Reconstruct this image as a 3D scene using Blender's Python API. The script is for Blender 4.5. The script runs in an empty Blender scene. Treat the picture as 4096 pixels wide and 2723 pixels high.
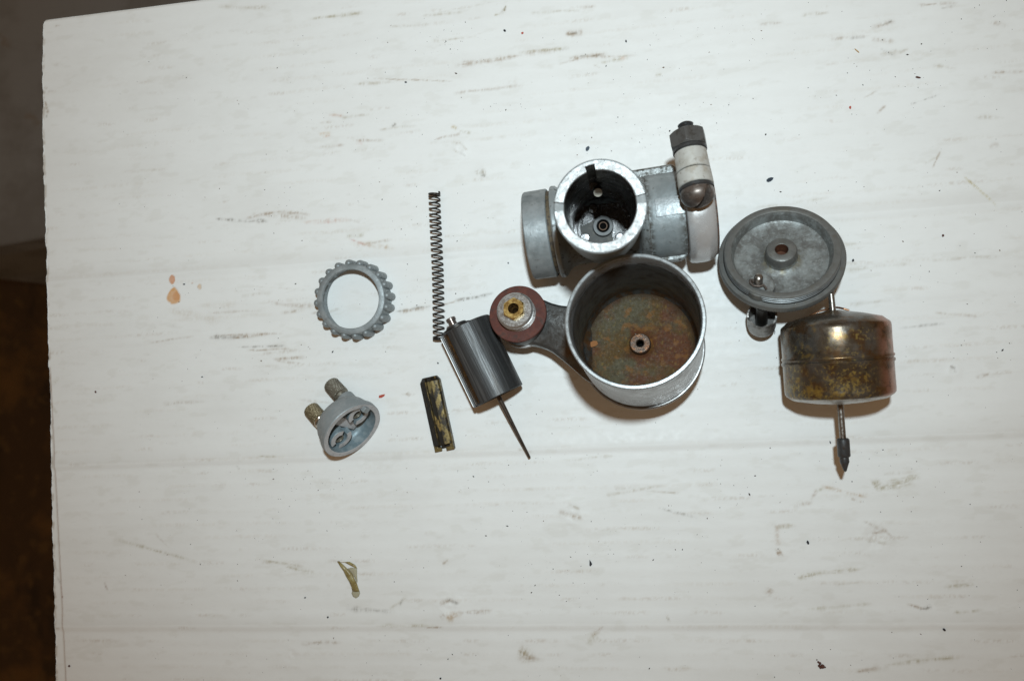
import bpy, bmesh, math, random
import numpy as np
from mathutils import Vector, Matrix
random.seed(7)
RNG = np.random.default_rng(11)
PI = math.pi
U = 0.001                      # everything below is written in millimetres
scene = bpy.context.scene

# ------------------------------------------------------------------ camera
CAM_H = 316.0                  # lens above the cardboard, mm; its foot point is the world origin
FPX, CX, CY = 3124.0, 2048.0, 1361.5
zc = Vector((-452, 40, 3124)).normalized()            # world up seen from the camera
xc = (Vector((1, 0, 0)) - zc * zc.x).normalized()
yc = zc.cross(xc)
W2C = Matrix((xc, yc, zc)).transposed()               # columns: world axes in camera space
C2W = W2C.transposed()
CAMP = Vector((0, 0, CAM_H))

def P(px, py, z=0.0):
    """point of the place at height z (mm) on the sight line of photograph pixel (px, py)"""
    d = C2W @ Vector(((px - CX) / FPX, -(py - CY) / FPX, -1.0))
    return CAMP + d * ((z - CAM_H) / d.z)

cam_data = bpy.data.cameras.new("camera")
cam = bpy.data.objects.new("camera", cam_data)
scene.collection.objects.link(cam)
cam.matrix_world = Matrix.Translation(CAMP * U) @ C2W.to_4x4()
cam_data.lens = 18.0
cam_data.sensor_width = 18.0 * 4096 / FPX
cam_data.clip_start = 0.01
cam_data.clip_end = 20.0
cam_data.dof.use_dof = True
cam_data.dof.focus_distance = 0.300
cam_data.dof.aperture_fstop = 8.0
scene.camera = cam

# ------------------------------------------------------------------ light: the camera's flash, and a dim warm room
world = bpy.data.worlds.new("World")
scene.world = world
world.use_nodes = True
bgn = world.node_tree.nodes["Background"]
bgn.inputs[0].default_value = (1.0, 0.62, 0.34, 1)
bgn.inputs[1].default_value = 0.20

fl = bpy.data.lights.new("flash", 'SPOT')
fl.energy = 5.85
fl.color = (0.815, 0.948, 1.0)
fl.shadow_soft_size = 0.009
fl.spot_size = math.radians(110)
fl.spot_blend = 1.0
flo = bpy.data.objects.new("flash", fl)
scene.collection.objects.link(flo)
fpos = Vector((9.5, 72, 390))
flo.location = fpos * U
aim = (Vector((-48, 84, 0)) - fpos).normalized()
flo.rotation_euler = aim.to_track_quat('-Z', 'Y').to_euler()

vs = scene.view_settings
vs.view_transform = 'Standard'
vs.look = 'None'
vs.exposure = 0.0
vs.gamma = 1.0

# ------------------------------------------------------------------ helpers
COL = scene.collection

class MB:
    """collects verts (mm) and faces, links them as ONE mesh object"""
    def __init__(s):
        s.v = []; s.f = []
    def add(s, verts, faces, M=None):
        o = len(s.v)
        for p in verts:
            p = Vector(p)
            s.v.append(M @ p if M else p)
        for f in faces:
            s.f.append([i + o for i in f])
        return s
    def lathe(s, prof, n=64, M=None, rmod=None, closed=False, a0=0.0, a1=2 * PI):
        """prof: (r, z) list turned about z; closed joins last to first; a0..a1 for a partial turn"""
        full = abs(a1 - a0 - 2 * PI) < 1e-6
        cols = n if full else n + 1
        verts = []
        for k in range(cols):
            a = a0 + (a1 - a0) * k / n
            for r, z in prof:
                rr = rmod(r, z, a) if rmod else r
                verts.append((rr * math.cos(a), rr * math.sin(a), z))
        m = len(prof); faces = []
        for k in range(n):
            b = ((k + 1) % cols)
            for j in range(m if closed else m - 1):
                j2 = (j + 1) % m
                if prof[j][0] < 1e-6 and prof[j2][0] < 1e-6: continue
                faces.append([k * m + j, b * m + j, b * m + j2, k * m + j2])
        if not full and closed:
            faces.append([j for j in range(m)]); faces.append([(cols - 1) * m + j for j in range(m)][::-1])
        return s.add(verts, faces, M)
    def cyl(s, r, z0, z1, n=32, M=None, ch=0.0, hole=0.0):
        if hole:
            return s.lathe([(hole, z0), (r - ch, z0), (r, z0 + ch), (r, z1 - ch), (r - ch, z1), (hole, z1)], n, M, closed=True)
        return s.lathe([(0, z0), (r - ch, z0), (r, z0 + ch), (r, z1 - ch), (r - ch, z1), (0, z1)], n, M)
    def prism(s, poly, z0, z1, M=None):
        n = len(poly)
        v = [(x, y, z0) for x, y in poly] + [(x, y, z1) for x, y in poly]
        f = [[i, (i + 1) % n, n + (i + 1) % n, n + i] for i in range(n)]
        f += [list(range(n))[::-1], list(range(n, 2 * n))]
        return s.add(v, f, M)
    def box(s, c, d, M=None):
        x, y, z = [k / 2 for k in d]
        return s.prism([(c[0] - x, c[1] - y), (c[0] + x, c[1] - y), (c[0] + x, c[1] + y), (c[0] - x, c[1] + y)], c[2] - z, c[2] + z, M)
    def tube(s, pts, rad, n=8, cap=True, M=None):
        pts = [Vector(p) for p in pts]
        rads = rad if isinstance(rad, (list, tuple)) else [rad] * len(pts)
        t0 = (pts[1] - pts[0]).normalized()
        u = t0.orthogonal().normalized()
        verts = []; faces = []
        for i, p in enumerate(pts):
            t = (pts[min(i + 1, len(pts) - 1)] - pts[max(i - 1, 0)]).normalized()
            u = (u - t * u.dot(t)).normalized(); w = t.cross(u)
            for k in range(n):
                a = 2 * PI * k / n
                verts.append(p + (u * math.cos(a) + w * math.sin(a)) * rads[i])
        for i in range(len(pts) - 1):
            for k in range(n):
                faces.append([i * n + k, i * n + (k + 1) % n, (i + 1) * n + (k + 1) % n, (i + 1) * n + k])
        if cap:
            faces.append(list(range(n))[::-1]); faces.append([(len(pts) - 1) * n + k for k in range(n)])
        return s.add(verts, faces, M)
    def build(s, name, mat, parent=None, sharp=34, bevel=0.0, bseg=2):
        me = bpy.data.meshes.new(name)
        me.from_pydata([tuple(p * U) for p in s.v], [], s.f)
        bm = bmesh.new(); bm.from_mesh(me)
        bmesh.ops.remove_doubles(bm, verts=bm.verts, dist=2e-6)
        bmesh.ops.dissolve_degenerate(bm, dist=1e-7, edges=bm.edges)
        bmesh.ops.recalc_face_normals(bm, faces=bm.faces)
        bm.to_mesh(me); bm.free()
        me.polygons.foreach_set("use_smooth", [True] * len(me.polygons))
        me.set_sharp_from_angle(angle=math.radians(sharp))
        me.materials.append(mat)
        o = bpy.data.objects.new(name, me)
        COL.objects.link(o)
        if parent: o.parent = parent
        if bevel:
            b = o.modifiers.new("bevel", 'BEVEL')
            b.width = bevel * U; b.segments = bseg; b.limit_method = 'ANGLE'; b.angle_limit = math.radians(35)
        return o

def tag(o, label=None, cat=None, group=None, kind=None):
    if label: o["label"] = label
    if cat: o["category"] = cat
    if group: o["group"] = group
    if kind: o["kind"] = kind
    return o

def frame(o, z, xh):
    z = Vector(z).normalized(); x = Vector(xh); x = (x - z * x.dot(z)).normalized(); y = z.cross(x)
    M = Matrix((x, y, z)).transposed().to_4x4()
    M.translation = Vector(o)
    return M

def thing(name, M, label, cat, group=None):
    e = bpy.data.objects.new(name, None)
    e.empty_display_size = 0.01
    COL.objects.link(e)
    Mm = M.copy(); Mm.translation = M.translation * U
    e.matrix_world = Mm
    return tag(e, label, cat, group)

def T(x, y, z): return Matrix.Translation((x, y, z))
def RZ(a): return Matrix.Rotation(a, 4, 'Z')
def RX(a): return Matrix.Rotation(a, 4, 'X')
def RY(a): return Matrix.Rotation(a, 4, 'Y')

# ------------------------------------------------------------------ materials
def mat(name, base, metallic=0.0, rough=0.5, layers=(), bump=(), rvar=None, spec=0.5, coat=0.0, alpha=1.0, trans=0.0, attr=None):
    """layers: dict(c, s, lo, hi, st, a, ax, d); noise masks mixed over the base in object space (features in mm)
       bump: (feature mm, strength, stretch) list; rvar: (feature mm, lo, hi, stretch)"""
    m = bpy.data.materials.new(name); m.use_nodes = True
    nt = m.node_tree; N = nt.nodes; L = nt.links
    b = N["Principled BSDF"]
    b.inputs["Metallic"].default_value = metallic
    b.inputs["Roughness"].default_value = rough
    b.inputs["Specular IOR Level"].default_value = spec
    b.inputs["Coat Weight"].default_value = coat
    b.inputs["Coat Roughness"].default_value = 0.15
    b.inputs["Alpha"].default_value = alpha
    b.inputs["Transmission Weight"].default_value = trans
    tc = N.new("ShaderNodeTexCoord")
    def noise(feat, st=(1, 1, 1), detail=5.0, rot=(0, 0, 0), off=0.0):
        mp = N.new("ShaderNodeMapping"); L.new(tc.outputs["Object"], mp.inputs[0])
        mp.inputs["Scale"].default_value = st; mp.inputs["Rotation"].default_value = rot
        mp.inputs["Location"].default_value = (off, off * 1.7, off * .6)
        n = N.new("ShaderNodeTexNoise"); L.new(mp.outputs[0], n.inputs["Vector"])
        n.inputs["Scale"].default_value = 1000.0 / feat
        n.inputs["Detail"].default_value = detail; n.inputs["Roughness"].default_value = 0.6
        return n.outputs["Fac"]
    def rng(sock, lo, hi, a=0.0, bb=1.0):
        r = N.new("ShaderNodeMapRange"); L.new(sock, r.inputs["Value"])
        r.interpolation_type = 'SMOOTHSTEP'
        for k, v in zip((1, 2, 3, 4), (lo, hi, a, bb)): r.inputs[k].default_value = v
        return r.outputs[0]
    col = N.new("ShaderNodeRGB"); col.outputs[0].default_value = (*base, 1); cur = col.outputs[0]
    msum = None
    for i, l in enumerate(layers):
        f = rng(noise(l.get('s', 3), l.get('st', (1, 1, 1)), l.get('d', 5.0), off=i * .013), l.get('lo', .45), l.get('hi', .6), 0, l.get('a', 1))
        if 'cl' in l:
            g = rng(noise(l['cl'][0], off=.5 + i * .07), l['cl'][1], l['cl'][2])
            mu = N.new("ShaderNodeMath"); mu.operation = 'MULTIPLY'; L.new(f, mu.inputs[0]); L.new(g, mu.inputs[1]); f = mu.outputs[0]
        for ax in ([l['ax']] if 'ax' in l else []) + ([l['ax2']] if 'ax2' in l else []):
            sp = N.new("ShaderNodeSeparateXYZ"); L.new(tc.outputs["Object"], sp.inputs[0])
            if ax[0] == 'r':
                vl = N.new("ShaderNodeVectorMath"); vl.operation = 'LENGTH'
                cb = N.new("ShaderNodeCombineXYZ"); L.new(sp.outputs[0], cb.inputs[0]); L.new(sp.outputs[1], cb.inputs[1])
                L.new(cb.outputs[0], vl.inputs[0]); src = vl.outputs["Value"]
            else:
                src = sp.outputs['xyz'.index(ax[0])]
            g = rng(src, ax[1] * U, ax[2] * U)
            mu = N.new("ShaderNodeMath"); mu.operation = 'MULTIPLY'; L.new(f, mu.inputs[0]); L.new(g, mu.inputs[1]); f = mu.outputs[0]
        mx = N.new("ShaderNodeMix"); mx.data_type = 'RGBA'
        L.new(f, mx.inputs["Factor"]); L.new(cur, mx.inputs["A"]); mx.inputs["B"].default_value = (*l['c'], 1)
        cur = mx.outputs["Result"]
        if 'm' in l:                       # layer that is less (or more) metallic
            mm = N.new("ShaderNodeMix"); L.new(f, mm.inputs["Factor"])
            if msum is None: mm.inputs["A"].default_value = metallic
            else: L.new(msum, mm.inputs["A"])
            mm.inputs["B"].default_value = l['m']; msum = mm.outputs["Result"]
    if attr:
        at = N.new("ShaderNodeAttribute"); at.attribute_name = attr
        mx = N.new("ShaderNodeMix"); mx.data_type = 'RGBA'
        L.new(at.outputs["Alpha"], mx.inputs["Factor"]); L.new(cur, mx.inputs["A"]); L.new(at.outputs["Color"], mx.inputs["B"])
        cur = mx.outputs["Result"]
    L.new(cur, b.inputs["Base Color"])
    if msum is not None: L.new(msum, b.inputs["Metallic"])
    if rvar:
        L.new(rng(noise(rvar[0], rvar[3] if len(rvar) > 3 else (1, 1, 1), off=.2), .3, .7, rvar[1], rvar[2]), b.inputs["Roughness"])
    prev = None
    for bp in bump:
        bn = N.new("ShaderNodeBump"); bn.inputs["Strength"].default_value = bp[1]
        bn.inputs["Distance"].default_value = bp[0] * U * 0.25
        L.new(noise(bp[0], bp[2] if len(bp) > 2 else (1, 1, 1), 6.0, off=.31), bn.inputs["Height"])
        if prev: L.new(prev, bn.inputs["Normal"])
        prev = bn.outputs[0]
    if prev: L.new(prev, b.inputs["Normal"])
    return m

GRIME = (.035, .028, .02)
zinc = mat("cast_zinc", (.255, .285, .295), .35, .5, [dict(c=(.175, .20, .205), s=9, lo=.42, hi=.66, a=.8), dict(c=(.33, .36, .37), s=5, lo=.42, hi=.68, a=.8), dict(c=(.10, .10, .095), s=2.2, lo=.56, hi=.75, a=.55)], [(0.7, .25), (3, .15)], (2, .42, .62), spec=0.3)
zinc_cap = mat("cast_zinc_dull", (.255, .285, .295), .25, .55, [dict(c=(.32, .34, .345), s=4, lo=.45, hi=.7, a=.7), dict(c=(.15, .155, .15), s=1.2, lo=.58, hi=.75, a=.4)], [(0.6, .18)], (2, .45, .65), spec=0.3)
zinc_face = mat("pale_zinc_face", (.44, .44, .445), .2, .5, [dict(c=(.31, .32, .325), s=2, lo=.45, hi=.65, a=.7)], [(0.5, .12)], (1, .4, .6), spec=0.3)
zinc_dirty = mat("cast_zinc_grimy", (.28, .315, .325), .35, .48, [dict(c=(.36, .395, .405), s=5, lo=.42, hi=.68, a=.8), dict(c=GRIME, s=3.0, lo=.55, hi=.66, a=.75, m=.1), dict(c=(.06, .05, .035), s=1.2, lo=.60, hi=.7, a=.6, m=.1)], [(0.8, .35), (3, .2)], (2, .36, .6), spec=0.3)
zinc_rough = mat("rough_casting_skin", (.30, .32, .32), .5, .45, [dict(c=GRIME, s=1.6, lo=.5, hi=.62, a=.85, m=.1), dict(c=(.05, .042, .03), s=5, lo=.5, hi=.7, a=.8, m=.1)], [(0.9, .9), (2.5, .5)], (1.2, .35, .6), spec=0.3)
polished = mat("machined_alloy_face", (.36, .37, .37), .55, .48, [dict(c=(.23, .23, .225), s=1.5, lo=.50, hi=.68, a=.7), dict(c=(.52, .53, .54), s=2.4, lo=.5, hi=.66, a=.6)], [(0.9, .9), (2.4, .7)], (1.4, .3, .55))
alloy = mat("worn_alloy", (.50, .50, .50), .8, .38, [dict(c=(.36, .35, .34), s=6, lo=.45, hi=.7, a=.7), dict(c=(.10, .085, .07), s=2.5, lo=.6, hi=.72, a=.5)], [(0.5, .1), (5, .1)], (3, .28, .5))
bore = mat("oily_dark_bore", (.15, .152, .15), .7, .4, [dict(c=(.24, .225, .20), s=5, lo=.5, hi=.68, a=.7, st=(1, 1, .5)), dict(c=(.02, .018, .015), s=4, lo=.5, hi=.65, a=.8)], [(0.7, .25, (1, 1, .3))], (3, .2, .5))
jetblk = mat("oil_wet_jet_block", (.035, .035, .036), .8, .22, [dict(c=(.02, .02, .02), s=3, lo=.42, hi=.6, a=.9), dict(c=(.2, .2, .2), s=1, lo=.6, hi=.72, a=.5)], [(0.8, .5), (2.5, .4)], (2, .12, .35), coat=.6)
jetring = mat("dull_jet_ring", (.085, .088, .088), .4, .5, [dict(c=(.045, .045, .045), s=1.4, lo=.5, hi=.65, a=.6)], [(.4, .2)], spec=0.3)
black = mat("black_oily_steel", (.03, .028, .025), .6, .4, [dict(c=(.07, .06, .05), s=2, lo=.5, hi=.7, a=.7)], [(.6, .3)], spec=0.35)
steel = mat("dark_worn_steel", (.058, .060, .062), .5, .38, [dict(c=(.11, .113, .115), s=3, lo=.5, hi=.7, a=.7), dict(c=(.05, .035, .025), s=1.6, lo=.52, hi=.66, a=.8, m=.3)], [(0.6, .25)], (1.5, .28, .5), spec=0.35)
brownsteel = mat("browned_screw_steel", (.18, .155, .14), .7, .34, [dict(c=(.11, .08, .065), s=3, lo=.45, hi=.65, a=.7), dict(c=(.35, .31, .28), s=2, lo=.55, hi=.7, a=.5)], [(.5, .12)], (2, .24, .42))
springsteel = mat("spring_wire", (.025, .023, .021), .4, .42, [dict(c=(.07, .055, .04), s=2, lo=.45, hi=.65, a=.8)], [(.4, .15)], spec=0.3)
lugmat = mat("dull_white_plated_lug", (.50, .50, .47), .25, .55, [dict(c=(.40, .385, .34), s=4, lo=.45, hi=.7, a=.7), dict(c=(.22, .19, .15), s=1.8, lo=.56, hi=.72, a=.6), dict(c=(.30, .25, .18), s=5, lo=.5, hi=.66, a=.5)], [(.5, .2), (3, .15)], (2, .45, .65), spec=0.25)
bandmat = mat("plated_clamp_band", (.46, .46, .46), .35, .36, [dict(c=(.42, .40, .385), s=7, lo=.45, hi=.65, a=.6), dict(c=(.56, .56, .555), s=3, lo=.5, hi=.7, a=.5)], [(4, .12), (.4, .06)], (4, .22, .4))
slidemat = mat("brushed_dark_slide", (.052, .054, .055), .6, .42, [dict(c=(.135, .138, .139), s=2.5, lo=.5, hi=.70, a=.7, st=(1.6, 1.6, .07)), dict(c=(.035, .033, .03), s=1.6, lo=.54, hi=.66, a=.65, st=(1.8, 1.8, .06)), dict(c=(.05, .045, .04), s=5, lo=.52, hi=.7, a=.6, st=(1, 1, .4))], [(1.0, .35, (2, 2, .05)), (.6, .1)], (1.6, .38, .56, (1.5, 1.5, .1)))
slidegum = mat("gummy_brown_oil", (.055, .030, .010), .6, .22, [dict(c=(.16, .085, .02), s=2.5, lo=.5, hi=.7, a=.9), dict(c=(.012, .009, .006), s=2, lo=.5, hi=.65, a=.9)], [(.7, .5)], (1, .12, .35), coat=.5)
brass = mat("bright_brass", (.60, .43, .16), .95, .26, [dict(c=(.30, .19, .05), s=1.6, lo=.52, hi=.7, a=.7)], [(.5, .12)], (1.5, .2, .38))
brassdirty = mat("blackened_brass", (.165, .122, .048), .5, .42, [dict(c=(.018, .015, .012), s=2.0, lo=.43, hi=.56, a=.93, m=.2, st=(1, .55, 1)), dict(c=(.02, .017, .013), s=.9, lo=.60, hi=.68, a=.8, m=.2), dict(c=(.24, .18, .075), s=.8, lo=.60, hi=.75, a=.5)], [(.5, .2, (1, .5, 1))], (1.5, .3, .55), spec=0.25)
brassblack = mat("black_patina_brass", (.022, .018, .014), .5, .5, [dict(c=(.30, .20, .07), s=3.0, lo=.58, hi=.68, a=.85, m=.8, st=(1.5, .4, 1))], [(.5, .15)], spec=0.2)
nickel = mat("dull_nickel_knurl", (.23, .215, .175), .6, .38, [dict(c=(.13, .115, .085), s=1.6, lo=.45, hi=.65, a=.8), dict(c=(.45, .40, .32), s=.8, lo=.62, hi=.75, a=.6)], [(.4, .1)], (1, .3, .5))
nickelbright = mat("bright_nickel", (.55, .50, .42), .95, .2, [dict(c=(.3, .26, .2), s=1.4, lo=.5, hi=.7, a=.7)])
tickler = mat("scraped_grey_steel", (.24, .235, .225), .6, .42, [dict(c=(.33, .32, .30), s=1.2, lo=.52, hi=.7, a=.7), dict(c=(.06, .05, .04), s=2.5, lo=.5, hi=.65, a=.7)], [(.5, .6)], (.8, .3, .55))
lidmat = mat("grey_lid_casting", (.155, .157, .150), .45, .48, [dict(c=(.32, .35, .35), s=6, lo=.40, hi=.66, a=.75, ax=('r', 18.4, 17.4)), dict(c=(.42, .46, .465), s=1.5, lo=.48, hi=.74, a=.5, ax=('r', 18.4, 17.4)), dict(c=(.11, .118, .118), s=1.1, lo=.54, hi=.72, a=.5), dict(c=(.17, .135, .06), s=4, lo=.40, hi=.6, a=.55, ax=('r', 9.0, 6.0)), dict(c=(.14, .125, .10), s=5, lo=.5, hi=.7, a=.6, ax=('r', 17.6, 18.6))], [(0.8, .3), (3, .12)], (2, .4, .62), spec=0.25)
lidthread = mat("grey_lid_thread", (.20, .215, .22), .5, .38, [dict(c=(.10, .10, .095), s=4, lo=.5, hi=.65, a=.7)], [(.5, .1)])
rustin = mat("rusty_hole", (.075, .026, .012), .1, .7, [dict(c=(.12, .05, .02), s=1.2, lo=.5, hi=.65)], [(.5, .5)])
rustfloor = mat("rusty_bowl_floor", (.075, .043, .014), 0.0, .65,
    [dict(c=(.072, .062, .036), s=13, lo=.44, hi=.60, a=.9), dict(c=(.085, .030, .013), s=15, lo=.45, hi=.58, a=.92), dict(c=(.20, .09, .02), s=7, lo=.55, hi=.68, a=.7, ax=('r', 12, 4)),
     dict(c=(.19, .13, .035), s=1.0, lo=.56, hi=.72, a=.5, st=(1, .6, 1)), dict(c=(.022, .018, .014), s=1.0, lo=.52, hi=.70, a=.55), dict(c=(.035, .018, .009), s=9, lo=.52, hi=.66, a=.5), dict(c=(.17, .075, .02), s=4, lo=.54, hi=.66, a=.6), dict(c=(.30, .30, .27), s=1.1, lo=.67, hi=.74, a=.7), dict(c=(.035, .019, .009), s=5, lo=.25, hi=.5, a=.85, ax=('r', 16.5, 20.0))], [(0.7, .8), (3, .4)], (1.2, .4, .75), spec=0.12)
bowlin = mat("dull_bowl_wall", (.085, .085, .08), .7, .42, [dict(c=(.045, .04, .035), s=5, lo=.45, hi=.65, a=.8), dict(c=(.085, .040, .014), s=3, lo=.40, hi=.62, a=.85, ax=('z', 19, 8)), dict(c=(.15, .15, .145), s=1.0, lo=.6, hi=.74, a=.4)], [(.6, .3)], (2, .3, .55))
bowlthread = mat("bowl_thread", (.24, .25, .255), .85, .34, [dict(c=(.10, .09, .08), s=4, lo=.5, hi=.65, a=.7)], [(.5, .1)])
bowlout = mat("satin_bowl_outside", (.25, .25, .247), .6, .38, [dict(c=(.20, .195, .19), s=8, lo=.42, hi=.65, a=.7, st=(1, 1, .6)), dict(c=(.14, .11, .09), s=1.4, lo=.64, hi=.73, a=.6), dict(c=(.36, .36, .36), s=3, lo=.5, hi=.7, a=.5)], [(6, .08), (.4, .05)], (5, .24, .4))
armmat = mat("dark_grey_arm_casting", (.10, .102, .10), .7, .40, [dict(c=(.16, .165, .165), s=5, lo=.45, hi=.66, a=.8), dict(c=(.05, .045, .038), s=2, lo=.55, hi=.7, a=.7), dict(c=(.13, .065, .02), s=5, lo=.45, hi=.62, a=.8, ax=('x', 30, 24))], [(.9, .35), (3, .25)], (2, .28, .5))
fibre = mat("red_fibre_washer", (.092, .036, .029), .0, .62, [dict(c=(.13, .046, .033), s=2.5, lo=.45, hi=.65, a=.8), dict(c=(.06, .038, .032), s=3, lo=.52, hi=.68, a=.8), dict(c=(.20, .15, .13), s=.7, lo=.66, hi=.74, a=.5)], [(.6, .35)], (1.5, .5, .75), spec=0.15)
plugmat = mat("bright_threaded_plug", (.40, .395, .385), .75, .30, [dict(c=(.28, .26, .23), s=2.4, lo=.52, hi=.72, a=.5), dict(c=(.09, .06, .03), s=3.0, lo=.58, hi=.72, a=.5)], [(.5, .12)], (1, .2, .4))
floatmat = mat("tarnished_brass_float", (.100, .080, .058), .75, .32,
    [dict(c=(.14, .135, .125), s=9, lo=.45, hi=.62, a=.8), dict(c=(.34, .165, .11), s=14, lo=.25, hi=.45, a=.9, ax=('x', 8.0, 13.0)),  # copper layer paints a reflection on the float's right side
     dict(c=(.11, .055, .018), s=6, lo=.48, hi=.64, a=.8),
     dict(c=(.30, .205, .045), s=1.1, lo=.50, hi=.64, a=.68, m=.35, cl=(11, .32, .50), ax=('z', .5, -3.0), ax2=('x', 13, 2)),
     dict(c=(.30, .22, .06), s=1.1, lo=.53, hi=.66, a=.6, m=.35, cl=(9, .42, .58), ax=('z', 13, 9), ax2=('x', 12, 4)),
     dict(c=(.22, .13, .025), s=3.0, lo=.48, hi=.66, a=.75, m=.4, cl=(14, .34, .5), ax=('z', -1, -8), ax2=('x', 6, -6)),
     dict(c=(.20, .12, .025), s=3.0, lo=.50, hi=.62, a=.7, m=.4, cl=(10, .48, .62), ax=('x', 14, 4)),
     dict(c=(.035, .028, .022), s=3.5, lo=.56, hi=.70, a=.65)], [(5, .08), (1, .08)], (3, .22, .36))
floattin = mat("soldered_float_end", (.42, .41, .39), .85, .32, [dict(c=(.16, .12, .08), s=4, lo=.5, hi=.66, a=.7)], [(3, .15)], (2, .25, .42))
needlemat = mat("needle_rod_steel", (.26, .245, .225), .9, .3, [dict(c=(.07, .05, .035), s=2, lo=.5, hi=.66, a=.8)], [(.6, .2)], (1, .2, .42))
copperwire = mat("copper_wire_clip", (.23, .11, .055), .9, .35, [dict(c=(.06, .04, .03), s=1.5, lo=.5, hi=.65, a=.7)])
redflake = mat("red_paint_chip", (.42, .06, .03), 0, .5)
blackflake = mat("black_grit", (.012, .012, .018), 0, .5)
bluflake = mat("blue_black_grit", (.03, .045, .065), .3, .3, [dict(c=(.25, .27, .27), s=.6, lo=.58, hi=.66)])
brownflake = mat("brown_grit", (.09, .03, .02), 0, .6)
strawm = mat("straw_fibre", (.45, .27, .10), 0, .6)
tapem = mat("yellowed_film", (.40, .33, .13), 0, .25, [dict(c=(.27, .20, .06), s=3, lo=.45, hi=.65)], [(1.5, .5)], alpha=.62)
tapeclear = mat("clear_film_end", (.50, .47, .33), 0, .22, [], [(1.5, .4)], alpha=.55)

# ------------------------------------------------------------------ the cardboard sheet
def vnoise(x, y, seed):
    xi = np.floor(x).astype(np.int64); yi = np.floor(y).astype(np.int64)
    fx = x - xi; fy = y - yi; fx = fx * fx * (3 - 2 * fx); fy = fy * fy * (3 - 2 * fy)
    def h(a, b):
        n = (a * 374761393 + b * 668265263 + seed * 974634777) & 0x7fffffff
        n = ((n ^ (n >> 13)) * 1274126177) & 0x7fffffff
        return ((n ^ (n >> 16)) & 0xffff) / 65535.0
    return (h(xi, yi) * (1 - fx) + h(xi + 1, yi) * fx) * (1 - fy) + (h(xi, yi + 1) * (1 - fx) + h(xi + 1, yi + 1) * fx) * fy
def fbm(x, y, seed, o=4):
    s = 0; a = .5; t = 0
    for k in range(o):
        s = s + a * vnoise(x * 2 ** k, y * 2 ** k, seed + k * 17); t += a; a *= .55
    return s / t
def sst(e0, e1, x):
    t = np.clip((x - e0) / (e1 - e0), 0, 1); return t * t * (3 - 2 * t)

TL, TR = P(174, 80), P(4340, -452)
BL, BR = P(226, 2960), P(4340, 2960)
NX, NY = 900, 640
uu, vv = np.meshgrid(np.linspace(0, 1, NX), np.linspace(0, 1, NY))
def bil(k): return (TL[k] * (1 - uu) + TR[k] * uu) * (1 - vv) + (BL[k] * (1 - uu) + BR[k] * uu) * vv
GX, GY = bil(0), bil(1)
# hand-cut left edge (traced, then ragged) and a rounded corner
edge_pts = [(80, 182), (100, 174), (300, 172), (680, 173), (820, 177), (1000, 185), (1362, 195), (1700, 199), (2043, 205), (2300, 212), (2500, 217), (2723, 222), (2960, 228)]
ev = np.array([e[0] for e in edge_pts], float); ex = np.array([e[1] for e in edge_pts], float)
rowpy = 80 + (2960 - 80) * np.linspace(0, 1, NY)
edgew = np.array([P(float(np.interp(y, ev, ex)), float(y)).x for y in rowpy])
jag = (fbm(rowpy / 60, rowpy * 0, 5) - .5) * 1.0 + (vnoise(rowpy / 13, rowpy * 0, 9) - .5) * .35
edgew = edgew + jag
GX = GX + ((edgew - GX[:, 0])[:, None]) * np.clip(1 - uu / .03, 0, 1)
fdir = Vector((P(4096, 1696) - P(217, 1837))).normalized()          # along the flutes
FA = GX * fdir.x + GY * fdir.y
FB = -GX * fdir.y + GY * fdir.x                                      # across the flutes
# relief: flute ripple, pressed crease bands, dents
ROW = 5.55
rows = 0.5 + 0.5 * np.cos(2 * PI * (FB - 1.2) / ROW + .35 * (fbm(FA / 60, FB / 25, 3) - .5))
Z = 0.05 * rows + 0.25 * (fbm(FA / 45, FB / 22, 21) - .5)
def ctr(px, py):
    p = P(px, py); return (p.x * fdir.x + p.y * fdir.y, -p.x * fdir.y + p.y * fdir.x)
for (px, py, w, d) in ((2048, 1794, 1.5, .55), (2048, 2492, 1.6, .5), (700, 1090, 1.4, .4), (3600, 838, 1.5, .45), (300, 1380, 1.2, .25)):
    ca, cb = ctr(px, py)
    t = FB - cb
    msk = np.where(px == 700, sst(60, -80, FA), np.where(px == 3600, sst(20, 70, FA), 1.0)) if px in (700, 3600) else 1.0
    Z += msk * d * (sst(-w * 2.2, -w * .2, t) - sst(w * .1, w * 4, t) * 1.0)
# left: the folded tab line beside the cut edge
fold = np.array([P(float(np.interp(y, [1480, 2723, 2960], [200, 264, 277])), float(y)).x for y in rowpy])
fm = (rowpy > 1480).astype(float)[:, None]
Z -= fm * .5 * sst(0.3, -1.0, GX - fold[:, None])
dents = [(1842, 595, 2.6, .5), (1925, 700, 3.0, .4), (2292, 2050, 4.5, .8), (1795, 2420, 5.0, .7), (3500, 2150, 6.0, .7), (3815, 1482, 2.2, .5), (1160, 2620, 5, .35)]
for px, py, r, d in dents:
    p = P(px, py); q = np.hypot(GX - p.x, GY - p.y)
    n = .6 + .8 * fbm(GX / 1.5, GY / 1.5, 77)
    Z += d * n * np.exp(-(q / r) ** 2) - d * .9 * np.exp(-((q - r * .2) / (r * .45)) ** 2)
Z[0, :] -= .6; Z[1, :] -= .25

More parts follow.
